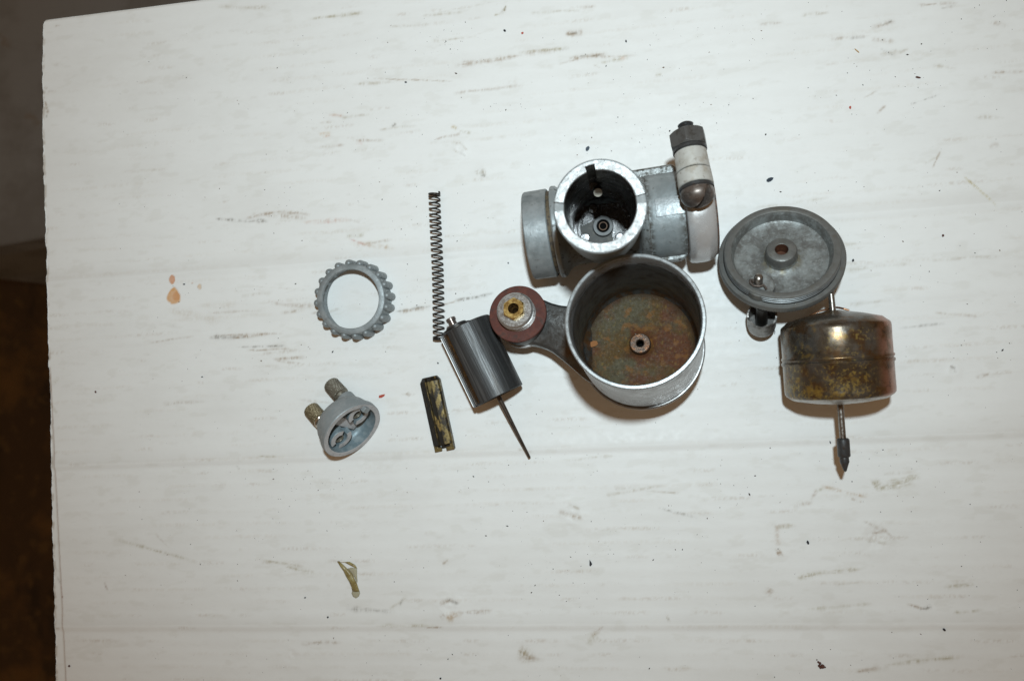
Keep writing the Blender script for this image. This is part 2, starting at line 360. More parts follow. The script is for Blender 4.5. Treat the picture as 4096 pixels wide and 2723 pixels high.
# ---- stains: colour + alpha per point
SC = np.zeros((NY, NX, 3)); SA = np.zeros((NY, NX))
def lay(al, c):
    global SC, SA
    al = np.clip(al, 0, 1)[..., None] if al.ndim == 2 else al
    a0 = SA[..., None]; an = al + a0 * (1 - al)
    SC = np.where(an > 1e-6, (np.array(c) * al + SC * a0 * (1 - al)) / np.maximum(an, 1e-6), SC)
    SA = an[..., 0]
BRN, OLV, DRK, ORG, RED, GRY = (.26, .155, .062), (.27, .215, .07), (.10, .075, .045), (.52, .24, .085), (.50, .17, .12), (.36, .30, .20)
for (px, py, k0, k1) in ((2048, 1794, -999, 999), (2048, 2492, -999, 999), (700, 1090, 60, -80), (3600, 838, 20, 70)):
    ca, cb = ctr(px, py); t = FB - cb
    lay(.16 * sst(7, .6, t) * sst(-.3, .3, t) * (sst(k0, k1, FA) if abs(k0) < 900 else 1.0), (.50, .475, .44))
# rubbed dirt that follows the flute crests
crest = np.clip((rows - .62) / .38, 0, 1) ** 1.5
pat = sst(.50, .72, fbm(FA / 26, FB / 5.5, 31, 4)) * sst(.32, .66, .55 * fbm(FA / .7, FB / 1.8, 33, 2) + .45 * fbm(FA / .6, FB / .6, 34, 2))
lay(crest * pat * .11, (.42, .30, .16))
pat = sst(.60, .78, fbm(FA / 14 + 40, FB / 5.5, 51, 4)) * sst(.38, .64, .5 * fbm(FA / .6, FB / 1.5, 53, 2) + .5 * fbm(FA / .6, FB / .6, 54, 2))
lay(crest * pat * .24, (.31, .19, .08))
lay(.06 * sst(.45, .75, fbm(FA / 34, FB / 12, 61, 5)), (.50, .47, .41))
lay(.09 * sst(.60, .74, fbm(FA / 8, FB / 3, 65, 4)), (.40, .36, .26))
def smear(x0, y0, x1, y1, w, c, a, s=2359 / 4096, fade=True, br=1.0):
    """dirty stroke between two overview pixels; w half-width in mm"""
    global SC, SA
    p0, p1 = P(x0 / s, y0 / s), P(x1 / s, y1 / s)
    d = Vector((p1.x - p0.x, p1.y - p0.y)); Ln = max(d.length, .01); d /= Ln
    m = w * 3 + 1
    xa, xb = min(p0.x, p1.x) - m, max(p0.x, p1.x) + m; ya, yb = min(p0.y, p1.y) - m, max(p0.y, p1.y) + m
    msk = (GX > xa) & (GX < xb) & (GY > ya) & (GY < yb)
    if not msk.any(): return
    X = GX[msk] - p0.x; Y = GY[msk] - p0.y
    t = X * d.x + Y * d.y; n = -X * d.y + Y * d.x
    sd = int(x0 * 7 + y0 * 13); w = w * .78
    n = n + (fbm(t / (Ln * .5 + 2), t * 0, sd, 2) - .5) * w * 1.3
    ww = w * (.45 + 1.1 * fbm(t / 4, t * 0 + 3, sd + 5, 3))
    al = np.exp(-(np.abs(n) / ww) ** 2.0) * (.45 + .55 * sst(.35, .6, fbm(t / 3.0, t * 0 + 7, sd + 2, 3)))
    if fade: al = al * sst(-.15 * Ln, .12 * Ln, t) * sst(1.15 * Ln, .85 * Ln, t)
    else: al = al * sst(-w, 0, t) * sst(Ln + w, Ln, t)
    br_n = sst(.24, .70, .45 * fbm(t / .55, n / 1.6, sd + 9, 2) + .30 * fbm(t / 4, n / .4, sd + 4, 2) + .25 * fbm(GX[msk] / .5, GY[msk] / .5, sd + 3, 2))
    al = np.clip(1.08 * a, 0, 1) * al * ((1 - br) + br * br_n)
    a0 = SA[msk]; an = al + a0 * (1 - al)
    SC[msk] = (np.array(c) * al[:, None] + SC[msk] * (a0 * (1 - al))[:, None]) / np.maximum(an, 1e-6)[:, None]
    SA[msk] = an
S = [
 (500, 506, 540, 508, .8, DRK, .7), (545, 508, 612, 510, .9, DRK, .7), (575, 500, 655, 487, .8, BRN, .7), (655, 487, 712, 495, .7, BRN, .6), (590, 495, 700, 500, 1.1, BRN, .5),
 (705, 512, 800, 508, .9, (.50, .30, .22), .6), (725, 514, 775, 510, .5, RED, .45), (800, 505, 830, 512, .8, BRN, .5),
 (808, 552, 850, 566, .6, RED, .55), (818, 562, 905, 572, 1.2, (.42, .28, .15), .75), (850, 560, 900, 553, .6, BRN, .5), (800, 545, 838, 540, .9, OLV, .4),
 (488, 777, 560, 775, .9, DRK, .95), (535, 778, 612, 770, .7, BRN, .85), (505, 773, 640, 768, .5, BRN, .6), (555, 800, 655, 796, .5, DRK, .75), (575, 807, 662, 803, .6, BRN, .7), (600, 815, 690, 806, .5, BRN, .4),
 (635, 828, 700, 823, .9, BRN, .75), (640, 832, 690, 836, .6, BRN, .5), (490, 722, 600, 715, .7, BRN, .55), (650, 720, 700, 712, .8, BRN, .5), (630, 700, 720, 705, 1.3, BRN, .45), (720, 720, 780, 712, .8, BRN, .4),
 (918, 718, 990, 706, .7, DRK, .8), (925, 716, 985, 712, .9, BRN, .7), (1018, 703, 1060, 692, .5, BRN, .75), (1055, 692, 1130, 677, .8, DRK, .8),
 (735, 308, 760, 306, 1.0, (.55, .36, .16), .85), (738, 284, 768, 281, .7, BRN, .5), (760, 265, 790, 268, .7, (.5, .3, .2), .6), (790, 270, 855, 264, .7, GRY, .5), (745, 316, 760, 312, .8, ORG, .5),
 (820, 324, 880, 323, .7, BRN, .7), (820, 327, 835, 331, .6, RED, .6), (740, 340, 790, 335, .7, BRN, .45), (880, 300, 950, 290, .7, GRY, .5), (903, 292, 912, 286, .7, DRK, .8),
 (1005, 320, 1060, 310, .7, BRN, .5), (1040, 290, 1052, 296, .9, (.45, .34, .14), .75), (1060, 304, 1085, 307, .6, OLV, .8), (1058, 352, 1072, 360, .5, DRK, .45),
 (1095, 400, 1118, 396, 1.4, (.34, .30, .23), .7), (1108, 402, 1125, 412, .7, DRK, .5), (1040, 330, 1065, 330, .5, GRY, .55), (1062, 332, 1076, 345, .45, GRY, .65), (1046, 345, 1056, 353, .45, GRY, .55),
 (715, 43, 830, 30, .9, OLV, .6), (510, 18, 610, 16, .9, GRY, .6), (905, 63, 985, 57, .7, GRY, .5), (870, 182, 1030, 187, .35, BRN, .6), (820, 196, 900, 190, .8, GRY, .5),
 (1055, 152, 1200, 128, 1.1, BRN, .6), (1060, 215, 1200, 197, .9, BRN, .6), (1000, 95, 1090, 85, .9, GRY, .5),
 (1203, 123, 1305, 110, .9, OLV, .75), (1215, 123, 1280, 116, 1.3, BRN, .55), (1305, 78, 1340, 74, 1.3, BRN, .85), (1308, 80, 1330, 76, .6, DRK, .6), (1318, 136, 1392, 126, .9, BRN, .8), (1335, 131, 1385, 127, .5, DRK, .6), (1290, 118, 1310, 112, .8, DRK, .5), (1365, 132, 1460, 128, .5, BRN, .5),
 (1380, 145, 1445, 133, 1.0, OLV, .55), (1430, 134, 1440, 134, .8, ORG, .5), (1335, 20, 1370, 15, .9, BRN, .5), (1230, 30, 1330, 25, .7, GRY, .5),
 (1290, 148, 1330, 138, .5, BRN, .5), (1510, 175, 1525, 172, .9, OLV, .55),
 (1850, 36, 1905, 30, .8, GRY, .5), (1920, 90, 2000, 84, .9, BRN, .5), (1750, 56, 1800, 52, .7, BRN, .5), (1960, 88, 1990, 86, .6, DRK, .55), (2010, 64, 2060, 50, 1.1, BRN, .75), (2035, 58, 2055, 50, .6, DRK, .6), (2010, 92, 2060, 98, 1.0, BRN, .5), (2030, 115, 2060, 130, .6, DRK, .5), (2030, 128, 2065, 118, .9, GRY, .7), (2060, 125, 2090, 112, .7, GRY, .5), (2120, 12, 2200, 8, .7, BRN, .55), (2170, 20, 2200, 12, .5, DRK, .4), (2280, 52, 2320, 58, .8, BRN, .45),
 (2100, 240, 2160, 220, .35, DRK, .5), (2290, 168, 2359, 164, .8, BRN, .6), (2150, 150, 2200, 160, .8, GRY, .45), (2250, 270, 2310, 272, .7, GRY, .5), (1990, 225, 2020, 210, .4, BRN, .4), (2020, 260, 2040, 245, .6, BRN, .55), (2130, 375, 2160, 360, .8, OLV, .5), (2150, 385, 2165, 350, .5, BRN, .6), (2280, 340, 2300, 330, 1.3, BRN, .55),
 (2225, 410, 2290, 470, .45, (.50, .44, .22), .8), (2225, 410, 2250, 435, .5, (.45, .38, .18), .6),
 (1900, 1120, 1990, 1142, .7, (.42, .27, .13), .7), (1880, 1128, 1920, 1122, .8, OLV, .5), (2012, 1118, 2030, 1108, 1.8, OLV, .85), (2020, 1128, 2045, 1118, 1.0, OLV, .7), (2048, 1122, 2100, 1110, 1.2, OLV, .8), (2050, 1114, 2115, 1100, .8, OLV, .7), (2055, 1105, 2110, 1095, .6, OLV, .55), (2040, 1092, 2100, 1086, .6, GRY, .5), (1960, 1148, 1985, 1155, .6, BRN, .6), (1830, 1165, 1870, 1158, 1.2, BRN, .5), (1870, 1150, 1880, 1128, .8, BRN, .45),
 (1788, 1208, 1792, 1255, .9, (.36, .23, .12), .7), (1790, 1275, 1800, 1270, 1.4, BRN, .7), (1788, 1216, 1830, 1212, 1.0, OLV, .45), (1768, 1370, 1776, 1355, 1.5, BRN, .6),
 (1990, 1200, 2040, 1222, 1.0, BRN, .7), (2010, 1228, 2040, 1220, .8, BRN, .6), (2000, 1245, 2040, 1250, .9, GRY, .5), (2040, 1220, 2058, 1240, .5, BRN, .5),
 (1840, 1330, 1890, 1318, 1.0, OLV, .6), (1890, 1318, 1980, 1310, .9, OLV, .55), (1930, 1345, 1990, 1338, .7, GRY, .45), (2120, 1402, 2145, 1396, .6, DRK, .7), (2090, 1392, 2125, 1402, .5, BRN, .6), (1870, 1400, 2000, 1392, .8, OLV, .4), (2180, 1352, 2240, 1345, .8, OLV, .5), (2200, 1410, 2260, 1404, .8, OLV, .5), (1960, 1548, 2040, 1535, .8, BRN, .7), (2050, 1530, 2200, 1515, .9, OLV, .6),
 (1195, 1500, 1228, 1512, 2.6, (.30, .23, .11), .75), (1195, 1515, 1240, 1520, 1.4, BRN, .6), (1365, 1465, 1378, 1450, 1.0, (.30, .20, .09), .8), (1350, 1480, 1375, 1462, 1.6, OLV, .35), (1380, 1448, 1390, 1440, .8, BRN, .5), (1536, 1424, 1542, 1422, 1.4, OLV, .9), (1538, 1424, 1541, 1423, .5, DRK, .9),
 (805, 1403, 900, 1406, 1.0, DRK, .6), (900, 1400, 935, 1375, 1.0, OLV, .6), (920, 1395, 928, 1380, .5, DRK, .45), (1015, 1390, 1040, 1378, 1.3, BRN, .75), (1030, 1378, 1055, 1390, .7, DRK, .6), (1030, 1418, 1060, 1412, 1.8, (.40, .25, .10), .8), (1015, 1420, 1022, 1412, 1.0, BRN, .6), (1050, 1410, 1130, 1408, 1.2, BRN, .5), (880, 1440, 1000, 1438, .8, OLV, .5), (980, 1445, 1020, 1442, .6, BRN, .6),
 (660, 1306, 720, 1316, 1.0, OLV, .6), (610, 1292, 690, 1304, .8, OLV, .5), (280, 1245, 440, 1290, .9, OLV, .5), (360, 1230, 390, 1260, .5, BRN, .3), (1020, 1298, 1032, 1290, .7, BRN, .6), (700, 1480, 780, 1478, .9, BRN, .45), (755, 1345, 760, 1350, .6, BRN, .4),
 (1290, 1180, 1340, 1190, 1.2, BRN, .55), (1310, 1160, 1335, 1172, .6, GRY, .5), (1400, 1140, 1520, 1120, .8, GRY, .5), (1520, 1170, 1600, 1190, .6, DRK, .5), (1420, 1125, 1470, 1120, .7, BRN, .45), (1300, 1060, 1420, 1050, .8, GRY, .4), (2195, 845, 2202, 858, .8, DRK, .6), (2190, 842, 2200, 848, .5, DRK, .7), (2250, 870, 2280, 862, .8, BRN, .5),
 (2080, 755, 2170, 745, .5, DRK, .45), (1960, 700, 2050, 690, .8, GRY, .4), (1950, 620, 2100, 608, .9, GRY, .4), (1840, 575, 2000, 560, .9, GRY, .35), (1700, 555, 1760, 545, .8, GRY, .4), (1750, 480, 1900, 455, .8, GRY, .4), (2160, 720, 2250, 730, .6, BRN, .4), (2150, 600, 2300, 590, .7, GRY, .35),
 (560, 680, 620, 676, .9, GRY, .35), (350, 790, 440, 775, .5, BRN, .45), (390, 720, 500, 735, 2.4, (.48, .40, .30), .3), (460, 705, 540, 700, 1.8, (.48, .40, .30), .3), (380, 930, 470, 925, .8, BRN, .4), (120, 885, 134, 870, 1.2, OLV, .45), (112, 930, 130, 950, .9, OLV, .5), (1195, 1035, 1225, 1040, .7, BRN, .5), (938, 905, 944, 912, .8, BRN, .8), (925, 908, 955, 908, .4, BRN, .7), (710, 960, 760, 962, .7, BRN, .5), (690, 920, 760, 928, .5, BRN, .35), (545, 1072, 552, 1080, .5, DRK, .5), (600, 1050, 640, 1052, .5, OLV, .5),
 (103, 200, 109, 205, 1.0, BRN, .8), (104, 235, 110, 262, .8, BRN, .75), (106, 265, 108, 272, .6, DRK, .7), (112, 212, 130, 210, .6, BRN, .5), (125, 62, 138, 58, .5, BRN, .5), (118, 148, 135, 150, .8, BRN, .4), (1154, 30, 1163, 22, .8, (.22, .17, .07), .9), (1162, 26, 1166, 14, .5, (.22, .17, .07), .9), (1140, 36, 1156, 32, .5, OLV, .6), (980, 36, 1060, 30, .6, GRY, .5), (1005, 30, 1140, 4, .3, GRY, .35),
 (240, 1340, 247, 1358, .5, (.20, .09, .04), .8), (140, 1350, 144, 1380, .35, (.25, .10, .05), .9), (130, 1330, 138, 1345, .5, DRK, .6), (128, 1448, 140, 1446, .8, BRN, .7),
 (1368, 150, 1385, 158, .3, GRY, .5), (585, 660, 700, 668, .25, GRY, .3), (1500, 1130, 1560, 1135, .5, BRN, .45),
]
for s_ in S: smear(*s_)
# soft orange drips near the left edge, and the pink fold line
def drop(px, py, rx, ry, c, a, tip=False):
    p = P(px, py); q = Vector((P(px + rx, py) - p)).length, Vector((P(px, py + ry) - p)).length
    X = (GX - p.x) / q[0]; Y = (GY - p.y) / q[1]
    if tip: X = X / np.clip(1 - .45 * np.clip(Y, -1, 1.2), .3, 2)
    r = np.hypot(X, Y) + (fbm(GX / 1.2, GY / 1.2, int(px), 3) - .5) * .25
    lay(a * sst(1.1, .85, r) * (.92 + .12 * sst(.5, 1.0, r)) * (.75 + .5 * fbm(GX / 1.5, GY / 1.5, 7)), c)
drop(689, 1118, 12, 18, (.58, .22, .06), .85); drop(695, 1182, 25, 34, (.62, .32, .10), .85, True); drop(706, 1185, 15, 18, (.55, .22, .07), .45)
drop(798, 1147, 8, 12, (.60, .38, .18), .6); drop(769, 1132, 4, 4, ORG, .5); drop(1145, 700, 1, 1, ORG, 0)
lay(fm * .45 * sst(.35, .1, np.abs(GX - fold[:, None])), (.35, .22, .20))
lay(sst(1.6, .2, GX - edgew[:, None]) * sst(.45, .7, fbm(GX / 3, GY / 3, 91, 4)) * .6, (.30, .23, .15))
# fine grit printed into the paper
ng = 2000
gx = RNG.uniform(GX.min(), GX.max(), ng); gy = RNG.uniform(GY.min(), GY.max(), ng)
cl = RNG.integers(0, 60, ng); ccx = RNG.uniform(-150, 150, 60); ccy = RNG.uniform(-110, 130, 60)
sel = RNG.random(ng) < .35
gx[sel] = ccx[cl[sel]] + RNG.normal(0, 7, sel.sum()); gy[sel] = ccy[cl[sel]] + RNG.normal(0, 5, sel.sum())

bverts = np.stack([GX, GY, Z], -1).reshape(-1, 3)
idx = np.arange(NX * NY).reshape(NY, NX)
quads = np.stack([idx[1:, :-1], idx[1:, 1:], idx[:-1, 1:], idx[:-1, :-1]], -1).reshape(-1, 4)
rim = np.concatenate([idx[0, :], idx[1:, -1], idx[-1, -2::-1], idx[-2:0:-1, 0]])
low = bverts[rim].copy(); low[:, 2] = -3.6
n0 = len(bverts); nr = len(rim); li = n0 + np.arange(nr)
skirt = np.stack([rim, np.roll(rim, -1), np.roll(li, -1), li], -1)[:, ::-1]
allv = np.concatenate([bverts, low]) * U
allq = np.concatenate([quads, skirt])
bme = bpy.data.meshes.new("cardboard_sheet")
bme.vertices.add(len(allv)); bme.vertices.foreach_set("co", allv.astype(np.float32).ravel())
bme.loops.add(allq.size); bme.loops.foreach_set("vertex_index", allq.astype(np.int32).ravel())
bme.polygons.add(len(allq)); bme.polygons.foreach_set("loop_start", np.arange(0, allq.size, 4, dtype=np.int32))
bme.update(calc_edges=True); bme.validate()
bme.polygons.foreach_set("use_smooth", [True] * len(bme.polygons))
att = bme.color_attributes.new("stain", 'FLOAT_COLOR', 'POINT')
rgba = np.concatenate([SC.reshape(-1, 3), SA.reshape(-1, 1)], -1)
rgba = np.concatenate([rgba, np.tile([.45, .38, .28, .55], (nr, 1))])
att.data.foreach_set("color", rgba.astype(np.float32).ravel())
paper = mat("white_cardboard_paper", (.79, .805, .795), 0, .55,
    [dict(c=(.76, .772, .76), s=18, lo=.4, hi=.7, a=.8, st=(.5, 1, 1)), dict(c=(.72, .725, .71), s=2.0, lo=.5, hi=.75, a=.25, st=(.4, 1, 1)), dict(c=(.45, .42, .37), s=.5, lo=.72, hi=.80, a=.5)],
    [(.5, .10), (6, .06, (.4, 1, 1))], (3, .42, .6), spec=.35, attr="stain")
bme.materials.append(paper)
board = bpy.data.objects.new("cardboard_sheet", bme); COL.objects.link(board)
tag(board, "large white corrugated cardboard sheet with dirty streaks under all the metal parts", "cardboard")

def zb(x, y):       # height of the sheet under a point
    k = np.argmin((GX - x) ** 2 + (GY - y) ** 2); return float(Z.flat[k])

# ------------------------------------------------------------------ what lies below the sheet
wood = mat("dark_brown_floor", (.050, .027, .012), 0, .55, [dict(c=(.12, .062, .018), s=160, lo=.48, hi=.62, a=.9), dict(c=(.018, .011, .007), s=60, lo=.48, hi=.66, a=.8, st=(1, .5, 1)), dict(c=(.11, .065, .022), s=22, lo=.52, hi=.7, a=.6)], [(20, .2)], spec=0.2)
greypanel = mat("grey_brown_panel", (.21, .22, .225), 0, .6, [dict(c=(.15, .15, .145), s=60, lo=.4, hi=.65, a=.8), dict(c=(.16, .12, .08), s=30, lo=.62, hi=.75, a=.5)], [(6, .1)], spec=0.2)
benchm = mat("bench_wood", (.16, .10, .055), 0, .6, [dict(c=(.09, .055, .03), s=30, lo=.4, hi=.65, st=(.2, 1, 1))])
o = MB(); o.add([(-3500, -2500, -760), (2500, -2500, -760), (2500, 3500, -760), (-3500, 3500, -760)], [[0, 1, 2, 3]])
tag(o.build("floor", wood), kind="structure")
o = MB()
bx = [Vector((TL.x + 32, TL.y - 26, 0)), Vector((TR.x - 5, TR.y - 26, 0)), Vector((BR.x - 5, BR.y - 5, 0)), Vector((BL.x + 32, BL.y - 5, 0))]
o.prism([(p.x, p.y) for p in bx[::-1]], -40, -3.75)
tag(o.build("bench_top", benchm), kind="structure")
# grey-brown top of a lower piece beyond the sheet's upper left edge
za = -330.0
e0, e1 = P(-160, 1012, za), P(420, 905, za)
dd = (e1 - e0).normalized(); nn = Vector((-dd.y, dd.x, 0))
a_ = e0 - dd * 260; b_ = e0 + dd * 420
o = MB(); o.prism([(a_.x, a_.y), (b_.x, b_.y), ((b_ + nn * 700).x, (b_ + nn * 700).y), ((a_ + nn * 700).x, (a_ + nn * 700).y)], za - 40, za)
o.prism([((a_ + nn * 40 + dd * 30).x, (a_ + nn * 40 + dd * 30).y), ((b_ + nn * 40 - dd * 30).x, (b_ + nn * 40 - dd * 30).y), ((b_ + nn * 660 - dd * 30).x, (b_ + nn * 660 - dd * 30).y), ((a_ + nn * 660 + dd * 30).x, (a_ + nn * 660 + dd * 30).y)], -759, za - 40.5)
tag(o.build("low_shelf", greypanel, bevel=4), kind="structure")

# ------------------------------------------------------------------ 1. mixing chamber body with its clamp
pl = P(2118, 945, 17.4); pr = P(2804, 843, 19.2)
axd = (pr - pl).normalized()
tt = P(2400, 824, 79)
og = pl + axd * (tt - pl).dot(axd)
TH = (tt - og).length
Mb = frame(og, tt - og, axd)
body = thing("mixing_chamber", Mb, "carburettor mixing chamber with open upright barrel and silver clamp ring on its side", "carburettor body")
AX = RY(PI / 2)                              # lathe z -> local x
xl = (pl - og).dot(axd)
# intake ring, dirty groove, flange, barrel
MB().lathe([(13, xl), (16.4, xl), (16.8, xl + .5), (16.85, xl + 8.6), (16.5, xl + 9.0), (13, xl + 9.0)], 96, AX, closed=True).build("intake_ring", zinc, body)
MB().lathe([(12.5, xl + 9.02), (15.9, xl + 9.02), (15.9, xl + 10.5), (12.5, xl + 10.5)], 72, AX, closed=True).build("intake_gasket", mat("dirty_brown_gasket", (.11, .085, .05), 0, .7, [dict(c=(.05, .04, .03), s=1.5, lo=.45, hi=.6)], [(.6, .6)]), body)
prof = [(11, xl + 10.52), (17.2, xl + 10.52), (17.5, xl + 11), (17.4, xl + 12.2), (16.6, xl + 13.1), (15.0, xl + 14.2), (14.0, xl + 15.6), (13.4, xl + 18), (13.3, 15.0), (12.9, 15.4), (12.85, 15.4), (12.85, xl + 14)]
xs_ = [p for p in prof]
dense = []
for (r0, x0), (r1, x1) in zip(prof, prof[1:] + prof[:1]):
    k = max(1, int(abs(x1 - x0) / .6)) if r0 > 12.8 and r1 > 12.8 else 1
    dense += [(r0 + (r1 - r0) * t / k, x0 + (x1 - x0) * t / k) for t in range(k)]
bb = MB().lathe(dense, 120, AX, closed=True)
def under(f):
    c = sum((bb.v[i] for i in f), Vector()) / len(f); return c.z > -7 and (c.x + 1.6) ** 2 + c.y ** 2 < 12.3 ** 2
bb.f = [f for f in bb.f if not under(f)]
bb.build("barrel", zinc_dirty, body)
# right-hand collar with side plate and raised rib
MB().lathe([(11, 13.0), (14.2, 13.0), (15.2, 14.0), (15.7, 15.3), (15.75, 27.6), (15.3, 27.9), (11, 27.9)], 80, AX, closed=True).build("collar", mat("grimy_collar", (.27, .305, .315), .35, .48, [dict(c=(.35, .385, .395), s=5, lo=.42, hi=.68, a=.8), dict(c=(.05, .042, .03), s=1.5, lo=.36, hi=.58, a=.9, m=.1, ax=('x', 24.0, 28.0)), dict(c=(.05, .042, .03), s=1.8, lo=.36, hi=.56, a=.9, m=.1, ax=('x', 17.6, 15.0)), dict(c=(.14, .135, .12), s=2.0, lo=.58, hi=.72, a=.6)], [(.8, .35), (3, .2)], (2, .36, .6), spec=0.3), body)
o = MB()
def rr(x0, x1, y0, y1, r, n=5):
    pts = []
    for cx, cy, a in ((x1 - r, y1 - r, 0), (x0 + r, y1 - r, PI / 2), (x0 + r, y0 + r, PI), (x1 - r, y0 + r, 1.5 * PI)):
        for k in range(n + 1):
            b = a + PI / 2 * k / n; pts.append((cx + r * math.cos(b), cy + r * math.sin(b)))
    return pts
o.prism(rr(8.5, 27.8, -17.4, 18.4, 3.0), -3.2, 3.0)
o.build("side_plate", zinc_rough, body, bevel=.9, bseg=3)
o = MB(); o.lathe([(14.5, 17.6), (16.2, 17.6), (16.35, 18.1), (16.35, 27.7), (14.5, 27.7)], 14, AX @ RZ(PI), closed=True, a0=-.31, a1=.09)
o.build("raised_rib", mat("pale_rib", (.34, .37, .38), .4, .5, [dict(c=(.25, .28, .29), s=2, lo=.48, hi=.66, a=.7), dict(c=(.12, .11, .10), s=1.0, lo=.62, hi=.72, a=.6)], [(.9, .6)], (1.2, .35, .55)), body)  # paler and less grimy than the collar
o = MB(); o.lathe([(12.4, 11.2), (13.6, 11.2), (15.0, 12.4), (15.9, 14.6), (15.4, 15.2), (12.4, 15.2)], 64, AX, closed=True)
o.build("cast_neck", zinc_rough, body)

# the upright tube, with rim notches and guide slot
RO, RI, ZB = 14.2, 11.0, -9.0
slot_c, slot_h = math.radians(97), 1.5 / 12.0
angs = sorted(set([2 * PI * k / 120 for k in range(120)]))
nt1 = (math.radians(180 - 5 - 9), math.radians(180 - 5 + 3)); nt2 = (math.radians(-4 - 0), math.radians(-4 + 12))
def inn(a, lo, hi):
    a = (a - lo) % (2 * PI); return a <= (hi - lo) % (2 * PI)
crit = [slot_c - slot_h, slot_c + slot_h, *nt1, *nt2]
A = [a for a in angs if all(abs((a - c + PI) % (2 * PI) - PI) > .012 for c in crit)]
for c in crit: A += [(c - .004) % (2 * PI), (c + .004) % (2 * PI)]
A = sorted(A)
zs_in = [ZB, 10, 24, 25.0, TH - 6, TH - 1]
wall_v = []; 
def ring(a):
    inslot = inn(a, slot_c - slot_h, slot_c + slot_h)
    top = TH - (1.3 if (inn(a, *nt1) or inn(a, *nt2)) else 0.0)
    ri = RI + (2.0 if inslot else 0.0)
    out = [(RO, ZB), (RO, 30), (RO, TH - 3.0), (RO + .12, TH - 2.6), (RO + .12, top - .45), (RO - .35, top)]
    inner = [(max(ri, RI + .25) , top), (ri, top - .4), (ri, TH - 5), (ri, 22.6), (RI, 22.5), (RI, 10), (RI, ZB)]
    return out, inner
ov = MB(); iv = MB(); fv = MB()
outs = []; inns = []
for a in A:
    o_, i_ = ring(a); outs.append(o_); inns.append(i_)
def strip(mb, cols):
    m = len(cols[0]); n = len(cols)
    v = [(r * math.cos(a), r * math.sin(a), z) for a, c in zip(A, cols) for r, z in c]
    f = [[k * m + j, ((k + 1) % n) * m + j, ((k + 1) % n) * m + j + 1, k * m + j + 1] for k in range(n) for j in range(m - 1)]
    return mb.add(v, f, MT)
ft_ = P(2412, 908, 9.2)
MT = Mb.inverted() @ frame(ft_, tt - ft_, axd) @ T(0, 0, 8.0)
TH0 = TH
strip(MB(), outs).build("mixing_tube", zinc, body, sharp=30)
rimcols = [[o_[-1], i_[0], (i_[1][0], i_[1][1])] for o_, i_ in zip(outs, inns)]
low_ = [c[0][1] < TH - .5 for c in rimcols]
rm = strip(MB(), rimcols); fa = rm.f
rm.f = [f for k, f in enumerate(fa) if not (low_[k // 2] and low_[(k // 2 + 1) % len(low_)])]
rm.build("tube_rim", polished, body, sharp=30)
nm_ = strip(MB(), rimcols); nm_.f = [f for k, f in enumerate(fa) if low_[k // 2] and low_[(k // 2 + 1) % len(low_)]]
nm_.build("rim_notch", mat("dull_notch_floor", (.19, .20, .20), .2, .6, [dict(c=(.30, .31, .31), s=1.2, lo=.5, hi=.65, a=.6)], [(.8, .5)]), body)
strip(MB(), [i_[1:] for i_ in inns]).build("tube_bore", bore, body, sharp=30)
# floor of the bore: jet block, its raised plate, ring, needle jet and stop screw
MB().lathe([(11.2, -8.0), (10.2, -8.0), (9.9, -7.4), (9.7, -7.4), (9.6, -8.2), (8.9, -8.2), (8.8, -7.6), (3.0, -7.3), (3.0, -12)], 72, MT).build("jet_block", jetblk, body)
o = MB(); pts = [(-8.6, 1.2)] + [(8.7 * math.cos(math.radians(d)), 8.7 * math.sin(math.radians(d))) for d in range(172, 300, 8)] + [(3.2, -3.5), (2.0, 1.0), (-1.5, 3.4)]
o.prism(pts, -7.9, -6.4, MT); o.build("lower_plate", mat("flat_dark_plate", (.028, .028, .026), .3, .5, [dict(c=(.05, .047, .04), s=2, lo=.5, hi=.7)], [(.7, .25)], spec=0.3), body, bevel=.15)
o = MB()
for d, q in ((112, 7.9), (205, 8.3), (318, 8.0)):
    o.lathe([(2.0, -7.9), (2.0, -6.2), (1.7, -5.9), (0, -5.8)], 20, MT @ T(q * math.cos(math.radians(d)), q * math.sin(math.radians(d)), 0))
o.build("screw_boss", jetblk, body)
MB().lathe([(2.35, -9), (2.35, -4.9), (2.6, -4.6), (3.75, -4.6), (4.0, -4.9), (4.0, -8)], 48, MT @ T(.1, .1, 0), closed=True).build("jet_ring", jetring, body)
MB().lathe([(1.25, -11), (1.25, -5.3), (1.4, -5.0), (1.55, -5.0), (1.7, -5.3), (1.7, -11)], 32, MT @ T(.1, .1, 0), closed=True).build("needle_jet", mat("jet_brown_brass", (.11, .065, .04), .5, .5, [dict(c=(.06, .035, .02), s=1, lo=.5, hi=.65)]), body)
o = MB(); o.lathe([(0, -2), (2.34, -2), (2.34, -1.5)], 24, MT @ T(.1, .1, -4.2)); o.build("jet_well", mat("deep_black", (.004, .004, .004), 0, .9, spec=.05), body)  # black disc stands for the dark depth of the jet hole
MTi = (Mb @ MT).inverted()
def wall_point(px, py, rad):
    C = MTi @ CAMP; d = (MTi @ P(px, py, 0)) - C; best = None
    for k in range(600):
        z = 60 - k * .1; p = C + d * ((z - C.z) / d.z); r = math.hypot(p.x, p.y)
        if r >= rad: return p
    return p
wp_ = wall_point(2392, 771, 8.2)
ud = Vector((-wp_.x, -wp_.y, 0)).normalized()
Mq = MT @ frame(wp_, ud * .45 + Vector((0, 0, .9)), Vector((1, 0, 0)))
MB().lathe([(1.25, -.35), (1.5, -.1), (1.45, 0), (0, .05)], 24, Mq).build("stop_screw_tip", mat("bright_screw_tip", (.72, .68, .58), .35, .45), body)
q = []
for k in range(6): q += [(1.55, -.4 - k * .6), (1.3, -.7 - k * .6)]
MB().lathe(q, 24, Mq).build("stop_screw_thread", mat("dark_screw_thread", (.10, .098, .095), .7, .4), body)
